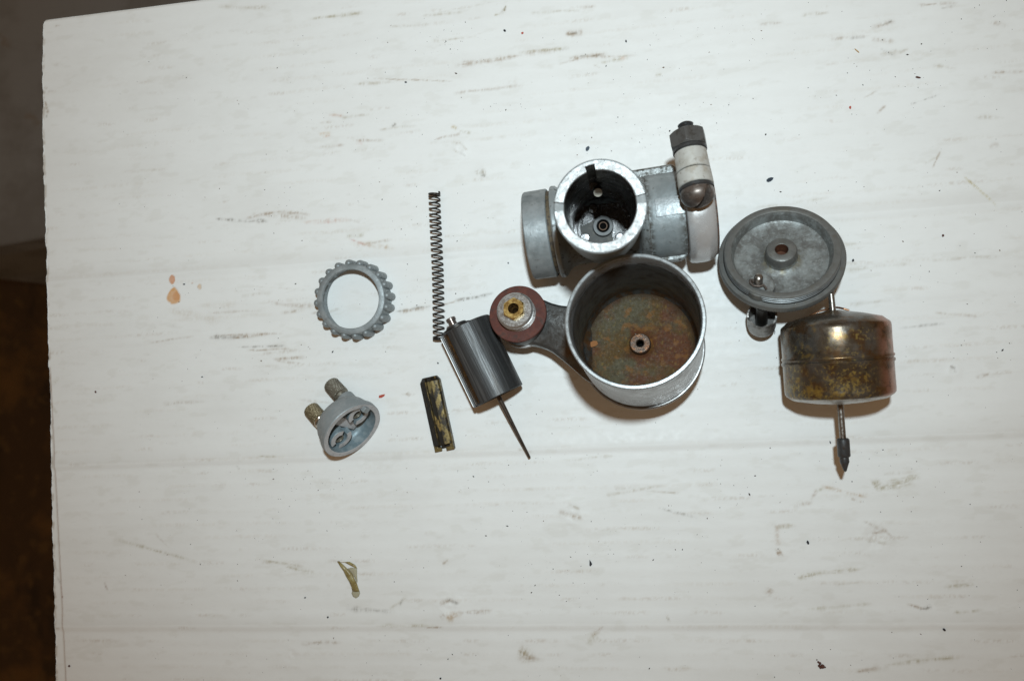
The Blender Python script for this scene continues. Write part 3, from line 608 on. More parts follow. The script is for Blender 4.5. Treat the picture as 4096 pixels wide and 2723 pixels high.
SLOTZ = wp_.z; print('SLOTZ', wp_)
# clamp band, lugs, screw
RB = 19.0
MB().lathe([(15.8, 28.1), (17.3, 28.1), (18.2, 28.4), (18.8, 29.2), (RB, 30.6), (RB + .08, 33.0), (18.95, 35.0), (18.5, 36.5), (17.8, 37.6), (16.8, 38.3), (15.8, 38.4)], 96, AX, closed=True).build("clamp_band", bandmat, body)
MB().lathe([(14.6, 37.5), (16.7, 37.5), (16.9, 38.75), (14.6, 38.8)], 72, AX, closed=True).build("sleeve_edge", mat("brown_sleeve_edge", (.10, .05, .03), .3, .6, [dict(c=(.03, .02, .015), s=1.5, lo=.45, hi=.6)], [(.7, .6)]), body)
th = math.radians(29)
lc = Vector((31.7, 11.3, 22.5))
td = Vector((.02, -math.cos(math.radians(16)), math.sin(math.radians(16)))).normalized()         # from bolt end towards the screw head
Ms = frame(lc, td, Vector((1, 0, 0))) @ Matrix.Scale(.93, 4, (0, 0, 1))
MB().lathe([(0, -7.9), (5.2, -7.9), (5.5, -7.6), (5.75, -.45), (5.5, -.2), (0, -.2)], 48, Ms).build("clamp_lug", lugmat, body)
MB().lathe([(0, .2), (5.55, .2), (5.85, .45), (6.0, 5.6), (5.7, 5.9), (0, 5.9)], 48, Ms).build("clamp_lug", lugmat, body)
o = MB(); o.box((0, -4.4, -.8), (9.2, 6.6, 11.5), Ms @ T(0, 0, 0)); o.build("lug_foot", lugmat, body, bevel=1.0)
MB().lathe([(2.4, -9.5), (5.6, -9.5), (5.85, -9.2), (5.85, -8.2), (5.6, -7.95), (2.4, -7.95)], 40, Ms, closed=True).build("washer", steel, body)
hexp = lambda r, a=0: [(r * math.cos(a + k * PI / 3), r * math.sin(a + k * PI / 3)) for k in range(6)]
def hexnut(mb, r, z0, z1, M, hole=0, rot=0.0):
    n = 72; ap = r * math.cos(PI / 6)
    def hr(a): return ap / math.cos(((a + rot) % (PI / 3)) - PI / 6)
    cols = []
    v = []; f = []
    for k in range(n):
        a = 2 * PI * k / n; R_ = hr(a); c = (R_ - ap) * .75 + .12
        rc = min(R_, ap * 1.02)
        for q, z in ((hole if hole else 0, z0), (rc - .1, z0), (R_, z0 + c), (R_, z1 - c), (rc - .1, z1), (hole if hole else 0, z1)):
            v.append((q * math.cos(a), q * math.sin(a), z))
    for k in range(n):
        b = (k + 1) % n
        for j in range(5): f.append([k * 6 + j, b * 6 + j, b * 6 + j + 1, k * 6 + j + 1])
        if hole: f.append([k * 6 + 5, b * 6 + 5, b * 6, k * 6])
    mb.add(v, f, M); return mb
hexnut(MB(), 6.6, -15.8, -9.55, Ms, 0, .35).build("hex_nut", mat("worn_nut_steel", (.105, .105, .103), .4, .45, [dict(c=(.06, .055, .048), s=3, lo=.45, hi=.65, a=.8), dict(c=(.16, .155, .145), s=1.2, lo=.60, hi=.72, a=.6)], [(.6, .25)]), body, sharp=20, bevel=.18)
o = MB(); q = [(0, -20.0), (1.8, -20.0), (2.4, -19.6)]
for k in range(4): q += [(2.75, -19.3 + k * 1.1), (2.3, -18.8 + k * 1.1)]
q += [(2.5, -13)]
o.lathe(q, 28, Ms); o.build("bolt_end", steel, body)
o = MB()
for k in range(40):
    pass
o.lathe([(2.6, 5.95), (5.6, 5.95), (5.9, 6.3), (5.9, 7.2), (5.5, 7.55), (2.6, 7.55)], 40, Ms, closed=True); o.build("spring_washer", steel, body)
# domed head with a real slot
def dome_head(mb, R_, z0, h, M, sw, sd, rot):
    nr_, na = 26, 96
    v = []; f = []
    for i in range(nr_ + 1):
        r = R_ * i / nr_
        for k in range(na):
            a = 2 * PI * k / na
            z = z0 + 1.2 + h * math.sqrt(max(0, 1 - (r / (R_ * 1.02)) ** 2))
            y = r * math.sin(a + rot)
            e = max(0, min(1, (sw / 2 + .12 - abs(y)) / .24)); z -= sd * e * (1 if i < nr_ else .6)
            v.append((r * math.cos(a), r * math.sin(a), z))
    base = len(v)
    for k in range(na):
        a = 2 * PI * k / na; v.append((R_ * .97 * math.cos(a), R_ * .97 * math.sin(a), z0))
    for i in range(nr_):
        for k in range(na):
            k2 = (k + 1) % na; f.append([i * na + k, (i + 1) * na + k, (i + 1) * na + k2, i * na + k2])
    for k in range(na):
        k2 = (k + 1) % na; f.append([nr_ * na + k, base + k, base + k2, nr_ * na + k2])
    return mb.add(v, f, M)
dome_head(MB(), 5.75, 7.6, 5.0, Ms, 2.1, 3.0, math.radians(-52)).build("screw_head", brownsteel, body, sharp=40)

# ------------------------------------------------------------------ 2. float bowl with arm and banjo
bc = P(2566, 1395, 15.5); tc_ = P(2537, 1280, 58.5)
az = (tc_ - bc).normalized(); BH = (tc_ - bc).length
bj = P(2070, 1254, 22.5)
Mf = frame(bc, az, bj - bc)
Mi = Mf.inverted()
bjl = Mi @ bj; BD, BT = bjl.x, bjl.z
bowl = thing("float_bowl", Mf, "open rusty float bowl with an arm to a banjo fitting holding a brass jet", "float bowl")
R1 = 22.75
MB().lathe([(21.35, BH - 5.8), (R1 - .15, BH - 6), (R1 - .1, 5.0), (R1 - .2, 4.65), (21.35, 4.6)], 128, None).build("bowl_wall", bowlout, bowl)
MB().lathe([(R1 - .16, BH - 6), (R1 - .1, BH - 1.6), (R1 + .15, BH - 1.1), (R1 + .15, BH - .35), (R1 - .2, BH), (21.75, BH), (21.45, BH - .4), (21.45, BH - 1.2)], 128).build("bowl_rim", mat("rim_alloy", (.27, .285, .29), .6, .42, [dict(c=(.18, .185, .185), s=4, lo=.48, hi=.68, a=.6)], [(.6, .15)], (2, .26, .45)), bowl)
q = [(21.45, BH - 1.2)]
for k in range(7): q += [(21.2, BH - 1.5 - k * .75), (21.5, BH - 1.85 - k * .75)]
q += [(21.2, BH - 7.2)]
MB().lathe(q, 128).build("bowl_thread", bowlthread, bowl, sharp=60)
FZ = 6.0
MB().lathe([(21.2, BH - 7.2), (20.95, BH - 7.6), (20.95, FZ + 3.0), (20.6, FZ + 1.6), (19.8, FZ + .5)], 128).build("bowl_bore", bowlin, bowl)
MB().lathe([(19.8, FZ + .5), (18.8, FZ), (12, FZ - .25), (7, FZ - .1), (5.2, FZ + .1), (4.6, FZ + .5), (4.0, FZ + .9), (3.9, FZ + 1)], 96).build("bowl_floor", rustfloor, bowl)
MB().lathe([(3.95, FZ + .8), (3.85, FZ + 3.4), (3.5, FZ + 3.8), (1.6, FZ + 3.8), (1.3, FZ + 3.5), (1.3, FZ - 2.5)], 40).build("needle_seat", mat("rusty_seat", (.065, .045, .034), .5, .45, [dict(c=(.16, .07, .03), s=1.5, lo=.48, hi=.65, a=.8), dict(c=(.14, .125, .11), s=.7, lo=.6, hi=.7, a=.6)], [(.5, .6)], (1, .25, .5), spec=0.2), bowl)
o = MB(); n_ = 9
pts = [(-1.5, -.9), (-.2, -1.2), (1.2, -.8), (1.6, .2), (.9, 1.1), (-.9, .9), (-1.7, .3)]
rp = P(2360, 1335, 21); rl = Mi @ rp
o.prism(pts, 0, .25, T(17.2, 3.6, FZ + .35) @ RZ(.4)); o.build("rust_flake", mat("orange_rust_flake", (.24, .10, .035), 0, .6, [], [(.6, .4)], spec=.1), bowl)
MB().lathe([(1.31, FZ + 2.2), (1.25, FZ - 2.6), (0, FZ - 2.6)], 28).build("seat_hole", bpy.data.materials["deep_black"], bowl)  # pure black lining paints the shade inside the hole
# dark groove and bottom cap ring
MB().lathe([(20, 4.6), (R1 - .8, 4.6), (R1 - .8, 2.7), (20, 2.7)], 96, None, closed=True).build("base_groove", black, bowl)
MB().lathe([(0, 2.68), (R1 + .35, 2.66), (R1 + .75, 2.2), (R1 + .6, .6), (R1 - .3, 0), (6, 0), (0, -.2)], 128).build("base_cap", bowlout, bowl)
# feed stem beneath, standing on the cardboard
tip = 15.5 / az.z - .2
MB().lathe([(0, .2), (5.5, .2), (5.5, -6), (4.2, -6.4), (4.2, -tip + 1.0), (3.4, -tip), (0, -tip)], 40).build("feed_stem", steel, bowl)
# arm
def spline(pts, n):
    out = []
    P_ = [pts[0]] + pts + [pts[-1]]
    for i in range(1, len(P_) - 2):
        for k in range(n):
            t = k / n; p0, p1, p2, p3 = P_[i - 1:i + 3]
            out.append(tuple(.5 * (2 * p1[a] + (p2[a] - p0[a]) * t + (2 * p0[a] - 5 * p1[a] + 4 * p2[a] - p3[a]) * t * t + (3 * p1[a] - p0[a] - 3 * p2[a] + p3[a]) * t ** 3) for a in (0, 1)))
    return out + [pts[-1]]
# outline of the arm, frame x towards the banjo, y towards the lower side of the picture
ua = spline([(BD + 1, -9.4), (BD - 6, -8.9), (BD - 11, -8.1), (BD - 16, -8.2), (26.5, -9.6), (22.6, -12.2), (20.0, -12.6), (18.0, -12.7)], 6)
la = spline([(BD + 1, 9.9), (BD - 5, 9.0), (BD - 9, 8.7), (BD - 14, 9.4), (28.5, 11.3), (23.0, 14.0), (17.6, 16.8), (12.6, 18.4)], 6)
o = MB(); v = []; f = []
for i, (u_, l_) in enumerate(zip(ua, la)):
    t = i / (len(ua) - 1); zt = BT - 4.6 + 1.2 * t; u_ = Vector(u_); l_ = Vector(l_); e = (l_ - u_).normalized(); w = (l_ - u_).length
    for fr, dz_ in ((0, -8.0), (0, -1.6), (.06, -.5), (.40, .2), (.46, .1), (.72, -1.7), (.94, -3.4), (1.0, -4.6), (1.0, -8.2)):
        p = u_ + e * (w * fr)
        if p.length < 21.9 and i > 20: p.x = math.sqrt(max(1, 21.9 ** 2 - p.y ** 2))
        v.append((p.x, p.y, zt + dz_))
m_ = 9; st = len(ua) - 1
for i in range(st):
    for j in range(m_):
        j2 = (j + 1) % m_; f.append([i * m_ + j, (i + 1) * m_ + j, (i + 1) * m_ + j2, i * m_ + j2])
f.append(list(range(m_))); f.append([st * m_ + j for j in range(m_)][::-1])
o.add(v, f); o.build("arm", armmat, bowl, sharp=24)
Bj = T(BD, 0, 0)
BB = 1.2
MB().lathe([(0, BB + 1.2), (9.9, BB + 1.2), (10.3, BB + 1.6), (10.2, BT - 2.2), (9.9, BT - 1.75), (0, BT - 1.75)], 72, Bj).build("banjo_body", armmat, bowl)
MB().lathe([(4, BB), (10.7, BB), (10.9, BB + .3), (10.9, BB + .9), (10.7, BB + 1.18), (4, BB + 1.18)], 72, Bj, closed=True).build("lower_washer", alloy, bowl)
MB().lathe([(6.4, BT - 1.73), (10.75, BT - 1.73), (11.05, BT - 1.45), (11.05, BT - .3), (10.8, BT - .05), (10.4, BT), (6.6, BT), (6.4, BT - .2)], 96, Bj, closed=True).build("fibre_washer", fibre, bowl)
q = [(6.3, BT - 1.5)]
for k in range(4): q += [(7.15, BT + .2 + k * 1.1), (7.15, BT + .55 + k * 1.1), (6.5, BT + .8 + k * 1.1), (6.5, BT + 1.05 + k * 1.1)]
q += [(6.9, BT + 4.8), (6.3, BT + 5.4), (2.4, BT + 5.45), (2.4, BT - 3)]
MB().lathe(q, 64, Bj).build("threaded_plug", plugmat, bowl, sharp=18)
hexnut(MB(), 4.35, BT + 5.2, BT + 7.6, Bj, 2.05, .25).build("brass_jet", brass, bowl, sharp=25)
MB().lathe([(2.06, BT + 7.2), (1.7, BT + 5.2), (1.1, BT + 4.4), (1.05, BT - 1), (0, BT - 1)], 28, Bj).build("jet_bore", mat("dirty_jet_bore", (.12, .065, .02), .6, .5, [dict(c=(.03, .015, .008), s=1.2, lo=.45, hi=.6)]), bowl)
bz = (Mf @ Vector((BD, 0, BB))).z
MB().lathe([(0, BB + .02), (5.2, BB + .02), (5.2, BB - bz / az.z + .6), (4.6, BB - bz / az.z + .15), (0, BB - bz / az.z + .15)], 6, Bj).build("banjo_bolt", steel, bowl)

# ------------------------------------------------------------------ 3. throttle slide with needle
sa, sb = P(1858, 1304, 11.0), P(1993, 1585, 11.0)
SL = (sb - sa).length; sd = (sb - sa).normalized()
RS = 10.75
sa.z = RS + .12
Msl = frame(sa, sd, Vector((0, 0, 1)))        # local x = up, z = towards the needle, y = z cross x
slide = thing("throttle_slide", Msl, "dark steel cylindrical throttle slide lying on its side with a thin needle poking out", "throttle slide")
# y of this frame: sd x up -> points to picture left-lower side; angles measured from up
sign = 1 if (Msl.to_3x3() @ Vector((0, 1, 0))).x < 0 else -1
ga = sign * math.radians(60)
def slrad(r, z, a):
    if r < 9.5: return r
    d = (a - ga + PI) % (2 * PI) - PI
    if abs(d) < .2: return r - 2.0
    return r
nA = 180
def slathe(prof, name, m):
    mb = MB(); mb.lathe(prof, nA, None, slrad); return mb.build(name, m, slide, sharp=28)
slathe([(0, 1.2), (8.6, 1.2), (8.9, 0), (RS - .35, 0), (RS, .4), (RS, SL - .25), (RS - .25, SL), (RS - 1.5, SL), (RS - 1.6, SL - .3), (RS - 1.6, 3.0), (0, 3.0)], "slide_body", slidemat)
# gummed-up strip beside the key groove
g0 = ga - sign * .17
o = MB(); a_lo, a_hi = sorted((ga - sign * .215, ga - sign * .46))
o.lathe([(RS + .04, .8), (RS + .05, SL - .8)], 10, None, a0=a_lo, a1=a_hi); o.build("oil_film", slidegum, slide)
o = MB(); g_lo, g_hi = ga - .19, ga + .19
o.lathe([(RS - 1.9, .5), (RS - 1.9, SL - .4)], 8, None, a0=g_lo, a1=g_hi); o.build("key_groove_shade", black, slide)  # black sheet laid in the groove to stand for its shade
for e_ in (-.203, .203):
    o = MB(); o.lathe([(RS - .12, .6), (RS + .06, .6), (RS + .06, SL - .5), (RS - .12, SL - .5)], 3, None, a0=ga + e_ - .010, a1=ga + e_ + .010, closed=True); o.build("edge_glint", mat("painted_edge_glint", (.45, .45, .44), .6, .4), slide)  # pale strips stand for light caught on the groove's bevels
# needle, clip plate and pin
npt = Msl.inverted() @ P(2118, 1829, 3.2)
n0 = Vector((0, 0, -1.5))
nb = Vector((npt.x * .12, npt.y * .15, SL + .5))
pts = [n0, Vector((0, 0, 4)), nb, npt]
path = []
for i in range(14):
    t = i / 13; path.append(Vector((npt.x * t * t * .9 + npt.x * .1 * t, npt.y * t, -1.5 + (npt.z + 1.5) * t)))
rads = [1.0 if i < 8 else 1.0 - (i - 7) * .075 for i in range(14)]
MB().tube(path, rads, 14).build("needle", mat("brown_needle_steel", (.085, .07, .058), .6, .34, [dict(c=(.03, .024, .02), s=2, lo=.48, hi=.64, a=.8)]), slide)
Ncl = T(2.6, sign * 2.5, 0)
MB().lathe([(0, 0.9), (4.2, .9), (4.3, .6), (4.3, -1.6), (4.1, -1.8), (0, -1.8)], 40, Ncl).build("needle_clip", steel, slide)
MB().lathe([(0, -1.8), (1.7, -1.8), (1.7, -3.6), (2.0, -3.7), (2.0, -4.7), (1.7, -5.0), (0, -5.0)], 28, T(3.6, sign * 3.2, 0)).build("clip_pin", brownsteel, slide)
MB().lathe([(2.2, -.1), (5.8, -.1), (5.9, -.5), (5.8, -.9), (2.2, -.9)], 40, Ncl, closed=True).build("clip_washer", black, slide)

# ------------------------------------------------------------------ 4. return spring
s0, s1 = P(1737, 770, 2.6), P(1756, 1360, 2.6)
s0.z = s1.z = 2.62
dz = (s1 - s0); SLn = dz.length; dz.normalize()
Mspr = frame(s0, dz, Vector((1, 0, 0)))
spr = thing("return_spring", Mspr, "long thin dark coil spring lying upright in the picture beside the ring nut", "spring")
xs = Vector((1, 0, 0)); 
yup = Mspr.inverted().to_3x3() @ Vector((0, 0, 1))
xrt = Vector((1, 0, 0))
turns = 27.0; npc = 26
pts = []
for i in range(int(turns * npc) + 1):
    t = i / npc
    # closed end turns, then even pitch
    def zpos(t):
        if t < 1.3: return t * .75 / 1.0 * 1.0
        if t > turns - 1.3: return SLn - (turns - t) * .75
        a = 1.3 * .75; b = SLn - 1.3 * .75
        return a + (b - a) * (t - 1.3) / (turns - 2.6)
    ph = -2 * PI * t + .3
    rr_ = 2.22
    q_ = t / turns
    pts.append(xrt * (rr_ * math.cos(ph) + .28 * math.sin(PI * q_) - .12 * math.sin(2.6 * PI * q_)) + yup * (rr_ * math.sin(ph)) + Vector((0, 0, zpos(t) + .16 * math.sin(5.3 * PI * q_) + .09 * math.sin(13 * PI * q_))))
MB().tube(pts, .335, 8).build("coil", springsteel, spr, sharp=60)

# ------------------------------------------------------------------ 5. ring nut with grip knobs
RH = 9.2
rc = P(1401, 1196, RH); rc.z = 0.06
Mr = frame(rc, (0, 0, 1), (1, 0, 0))
rnut = thing("ring_nut", Mr, "grey cast ring nut with round grip knobs lying flat left of the coil spring", "ring nut")
q = [(12.05, RH - .25), (12.3, RH), (14.0, RH), (14.4, RH - .25), (14.65, RH - 1.0), (14.8, RH - 3), (14.85, .4), (14.5, 0), (13.6, 0)]
for k in range(6): q += [(13.3, .4 + k * 1.1), (13.6, .95 + k * 1.1)]
q += [(13.5, RH - 1.3), (12.05, RH - 1.3)]
MB().lathe(q, 128, None, closed=True).build("ring_body", zinc, rnut)
kn = MB().lathe([(0, 8.6), (.6, 8.5), (1.1, 8.15), (1.5, 7.4), (1.66, 6.5), (1.68, .5), (1.5, .1), (0, .1)], 20)
k0 = kn.build("grip_knob", zinc, rnut)
for k in range(20):
    kk = k0 if k == 0 else k0.copy()
    if k: COL.objects.link(kk); kk.parent = rnut
    a = 2 * PI * (k + .3) / 20
    kk.location = (14.95 * U * math.cos(a), 14.95 * U * math.sin(a), 0)
    kk.rotation_euler = (0, 0, a + random.uniform(-.2, .2))

# ------------------------------------------------------------------ 6. top cap with two cable adjusters
el = math.radians(25)
nv = Vector((.80 * math.cos(el), -.60 * math.cos(el), math.sin(el)))
RM = 13.3
cc = P(1410, 1722, RM * math.cos(el)); 
Mc = frame(cc, nv, Vector((.6, .8, 0)))
cap = thing("top_cap", Mc, "grey bell-shaped mixing chamber cap tipped over with two knurled cable adjusters", "carburettor cap")
MB().lathe([(RM - .25, 0), (RM, -.35), (RM, -2.3), (12.6, -2.5), (12.5, -4.2), (12.0, -4.5), (12.0, -6.0), (11.6, -7.5), (10.8, -9.2), (9.2, -10.4), (7.8, -11.0), (0, -11.2)], 96).build("cap_shell", zinc_cap, cap)
MB().lathe([(RM - .25, 0), (11.3, 0), (11.1, -.15)], 96).build("cap_rim", zinc_face, cap)
MB().lathe([(11.1, -.15), (10.9, -4.2), (10.2, -5.8), (8.8, -6.8), (0, -6.9)], 96).build("cap_inside", mat("bluish_zinc_inside", (.18, .235, .26), .25, .5, [dict(c=(.30, .35, .365), s=3, lo=.45, hi=.65, a=.7), dict(c=(.13, .14, .14), s=1.0, lo=.58, hi=.7, a=.5)], [(.6, .2)], (1.5, .38, .6), spec=0.3), cap)
insm = bpy.data.materials["bluish_zinc_inside"]
for sgn, nm in ((1, 0), (-1, 1)):
    cx = 6.2 * sgn
    # C-shaped wall round each cable hole (x runs along the long axis of the mouth)
    o = MB(); o.lathe([(2.15, -7.0), (4.3, -7.0), (4.3, -2.4), (4.15, -2.2), (2.3, -2.2), (2.15, -2.35)], 30, T(cx, .6, 0), closed=True, a0=math.radians(15), a1=math.radians(165)); o.build("boss", insm, cap)
    o = MB(); o.lathe([(2.9, -7.0), (4.9, -7.0), (4.9, -2.9), (4.7, -2.7), (3.1, -2.7), (2.9, -2.9)], 26, T(cx * .98, -.5, 0), closed=True, a0=math.radians(205), a1=math.radians(338)); o.build("boss", insm, cap)
    o = MB(); o.lathe([(2.2, -2.22), (2.2, -1.95), (4.2, -1.95), (4.2, -2.22)], 30, T(cx, .6, 0), closed=True, a0=math.radians(17), a1=math.radians(163)); o.build("boss_face", zinc_face, cap)  # paler plates on the boss tops, added for contrast
    o = MB(); o.lathe([(3.0, -2.72), (3.0, -2.4), (4.8, -2.4), (4.8, -2.72)], 26, T(cx * .98, -.5, 0), closed=True, a0=math.radians(207), a1=math.radians(336)); o.build("boss_face", zinc_face, cap)
    MB().lathe([(1.5, -8.5), (1.5, -3.0), (1.6, -2.85), (1.85, -2.85), (1.95, -3.0), (1.95, -7.2)], 32, T(cx, .2, 0), closed=True).build("ferrule", nickel, cap)
    MB().cyl(1.49, -7.4, -7.0, 20, T(cx, .2, 0)).build("cable_hole", black, cap)
    ax_ = 6.9 * sgn
    MB().lathe([(3.9, -8.0), (3.9, -12.6), (3.6, -13.0), (0, -13.0)], 40, T(ax_, .2, 0)).build("adjuster_boss", zinc_cap, cap)
    Ma = T(ax_, .2, 0)
    ad = MB(); n1, n2 = 144, 48
    z0_, z1_ = (-15.4, -23.4) if sgn > 0 else (-16.6, -24.3)
    ad.lathe([(0, -12.9), (2.3, -12.9), (2.3, z0_ + 1.4), (2.5, z0_ + 1.2), (3.1, z0_ + .6), (3.1, z0_ + .2), (2.5, z0_)], 36, Ma)
    nk = nickel if sgn > 0 else bpy.data.materials.get("brassy_knurl") or mat("brassy_knurl", (.27, .225, .14), .6, .36, [dict(c=(.12, .095, .05), s=1.6, lo=.45, hi=.65, a=.7), dict(c=(.42, .36, .25), s=.8, lo=.62, hi=.75, a=.6)], [(.4, .1)])
    a_obj = ad.build("cable_adjuster", nk, cap)
    kb = MB(); v = []; f = []
    for i in range(n2 + 1):
        t = i / n2; z = z0_ + (z1_ - z0_) * t
        for k in range(n1):
            a = 2 * PI * k / n1
            p1 = abs(((k / n1 * 24 + t * 8) % 1) - .5) * 2; p2 = abs(((k / n1 * 24 - t * 8) % 1) - .5) * 2
            R_ = 3.52 - .42 * max(p1, p2) ** 2.0
            if i == 0 or i == n2: R_ = 2.9
            v.append((R_ * math.cos(a), R_ * math.sin(a), z))
    for i in range(n2):
        for k in range(n1):
            k2 = (k + 1) % n1; f.append([i * n1 + k, i * n1 + k2, (i + 1) * n1 + k2, (i + 1) * n1 + k])
    f.append(list(range(n1))); f.append([n2 * n1 + k for k in range(n1)][::-1])
    kb.add(v, f, Ma); ko = kb.build("knurled_grip", nk, a_obj, sharp=70)
    if sgn < 0:
        MB().lathe([(2.3, z0_ + .1), (2.8, z0_ + .15), (3.35, z0_ + .55), (3.4, z0_ + .9), (3.1, z0_ + 1.3), (2.3, z0_ + 1.4)], 40, Ma, closed=True).build("lock_ring", nickelbright, a_obj)
MB().box((0, -1.0, -6.2), (4.2, 13, 1.6)).build("floor_pad", zinc_face, cap, bevel=.3)
o = MB(); o.box((10.6, -2.0 + 4, .15), (2.2, 3.0, 2.6)); o.build("locating_tab", zinc_cap, cap, bevel=.25)

# ------------------------------------------------------------------ 7. brass choke slide
k0_, k1_ = P(1712, 1508, 3.5), P(1776, 1803, 3.5)
kd = (k0_ - k1_); KL = kd.length
k1_.z = .08
Mk = frame(k1_, (0, 0, 1), Vector((kd.y, -kd.x, 0)))       # local y towards the chamfered end
chk = thing("choke_slide", Mk, "blackened brass choke slide, a grooved bar between cap and throttle slide", "choke slide")
def sect(y, sx=1.0, top=1.0, g=1.0, gz=2.4):
    return [(-4.3 * sx, y, 0), (-4.3 * sx, y, 1.7 * top), (-1.55, y, 4.3 * top), (-1.2, y, 4.35 * top), (-1.1 * g, y, gz), (.85 * g, y, gz), (.95, y, 4.35 * top), (1.2, y, 4.35 * top), (3.6 * sx, y, 3.9 * top), (4.3 * sx, y, 3.2 * top), (4.3 * sx, y, 0)]
def loft(secs, mb):
    v = [p for s_ in secs for p in s_]; m = len(secs[0]); f = []
    for i in range(len(secs) - 1):
        for j in range(m): f.append([i * m + j, i * m + (j + 1) % m, (i + 1) * m + (j + 1) % m, (i + 1) * m + j])
    f.append(list(range(m))); f.append([(len(secs) - 1) * m + j for j in range(m)][::-1])
    return mb.add(v, f)
loft([sect(2.6), sect(KL - 1.8), ], MB()).build("bar", brassdirty, chk, sharp=20, bevel=.12)
loft([sect(KL - 1.79), sect(KL, .72, .72, 1, 2.2)], MB()).build("chamfered_end", brassblack, chk, sharp=20, bevel=.1)
o = MB()
o.prism([(-4.3, 0), (-1.3, 0), (-1.3, 1.5), (-2.7, 1.5), (-2.7, 2.4), (-2.6, 2.59), (-4.3, 2.59)], 0, 1.7)
o.prism([(1.0, 0), (4.3, 0), (4.3, 2.59), (2.9, 2.59), (2.8, 1.4), (1.0, 1.4)], 0, 3.1)
o.build("notched_end", brassdirty, chk, sharp=20, bevel=.12)
o = MB(); o.box((-.15, 1.75, .55), (2.28, 1.66, 1.1)); o.box((-2.0, 1.62, 1.53), (1.36, 1.9, .05)); o.box((1.95, 1.62, 1.43), (1.84, 1.9, .05))
o.build("notch_floor", brassblack, chk)  # black sheets stand for the shade in the recessed pockets
o = MB(); o.add([(-4.28, 2.7, 1.76), (-1.6, 2.7, 4.30), (-1.6, KL - 1.9, 4.30), (-4.28, KL - 1.9, 1.76)], [[0, 1, 2, 3]], T(-.03, 0, .03)); o.build("dark_facet", brassblack, chk)
o = MB(); o.add([(-1.05, 2.7, 2.43), (.8, 2.7, 2.43), (.8, KL - 9, 2.43), (-1.05, KL - 7, 2.43)], [[0, 1, 2, 3]]); o.build("groove_floor", brassblack, chk)

# ------------------------------------------------------------------ 8. float bowl lid with tickler
vd = (CAMP - P(3128, 1002, 16)).normalized()
e_ = Vector((.08, 1, 0)); e_ = (e_ - vd * e_.dot(vd)).normalized()
tl = math.radians(34.5)
nl = (vd * math.cos(tl) + e_ * math.sin(tl)).normalized()
sn = math.sqrt(1 - nl.z ** 2)
RL = 22.75; TL_ = 7.2
zc_ = RL * sn + .1
lt = P(3126, 1002, zc_ + TL_ * nl.z)
lo_ = lt - nl * TL_
Ml = frame(lo_, nl, Vector((1, 0, 0)))
lid = thing("threaded_lid", Ml, "round grey threaded lid with a hollow centre boss, propped up on its tickler button", "float bowl lid")
def knurl(r, z, a): return r - (.22 * abs(((a / (2 * PI) * 150) % 1) - .5) * 2 if r > RL - .1 else 0)
MB().lathe([(0, .2), (RL - 1.2, .2), (RL - .6, .45), (RL, .9), (RL, 2.9), (RL - .4, 3.3), (20.8, 3.4)], 450, None, knurl).build("flange", lidmat, lid)
q = [(19.9, 3.38)]
for k in range(3): q += [(20.65, 3.7 + k * 1.1), (20.65, 4.15 + k * 1.1), (19.95, 4.4 + k * 1.1)]
q += [(20.6, TL_ - .4)]
MB().lathe(q, 160).build("thread", lidthread, lid, sharp=20)
MB().lathe([(20.6, TL_ - .4), (20.3, TL_ - .08), (19.9, TL_), (18.6, TL_), (18.0, TL_ - .25), (17.6, TL_ - .9), (17.2, TL_ - 2.8), (16.8, TL_ - 4.4), (15.8, TL_ - 5.0), (10, TL_ - 5.2), (7.0, TL_ - 5.0), (6.0, TL_ - 4.3), (5.7, TL_ - 3.0)], 128).build("lid_face", lidmat, lid)
MB().lathe([(5.7, TL_ - 3.1), (5.55, TL_ - .3), (5.2, TL_ + .5), (4.5, TL_ + .9), (2.6, TL_ + .9), (2.35, TL_ + .7)], 64).build("center_boss", mat("boss_grey", (.14, .142, .135), .45, .5, [dict(c=(.19, .19, .18), s=3, lo=.45, hi=.65, a=.7), dict(c=(.13, .10, .05), s=3, lo=.55, hi=.7, a=.7)], [(.7, .25)], (2, .4, .6), spec=0.25), lid)
MB().lathe([(2.35, TL_ + .7), (2.3, TL_ - 4), (0, TL_ - 4)], 36).build("spindle_hole", rustin, lid)
tm = Ml.inverted() @ P(3034, 1115, 26)
tdir = Vector((tm.x, tm.y, 0))
# tickler pad, pin and split pin
txy = Vector((-8.6, -13.8, 0)); ta = math.atan2(txy.y, txy.x)
MB().lathe([(5.2, TL_ - 4.6), (4.9, TL_ - .7), (4.4, TL_ - .35), (0, TL_ - .3)], 40, T(txy.x * .98, txy.y * 1.0, 0)).build("tickler_pad", lidmat, lid)
MB().lathe([(1.6, TL_ - 1), (1.6, TL_ + 3.8), (1.35, TL_ + 4.5), (.7, TL_ + 4.9), (0, TL_ + 5.0)], 24, T(txy.x - .6, txy.y + .4, 0)).build("tickler_pin", needlemat, lid)
bx0 = txy + Vector((-.6, .4, 0)); zz = TL_ + 1.1
MB().tube([bx0 + Vector((-2.9, .9, zz + .3)), bx0 + Vector((-2.8, -.4, zz + .2)), bx0 + Vector((-1.8, -1.5, zz)), bx0 + Vector((.2, -2.0, zz)), bx0 + Vector((1.6, -1.6, zz)), bx0 + Vector((2.2, -2.4, zz - .3)), bx0 + Vector((2.5, -3.3, zz - .5))], .42, 8).build("split_pin", brownsteel, lid)
MB().tube([bx0 + Vector((-2.8, .7, zz + .5)), bx0 + Vector((-2.1, .5, zz + .9)), bx0 + Vector((-1.5, -.4, zz + .6))], .4, 8).build("split_pin", brownsteel, lid)
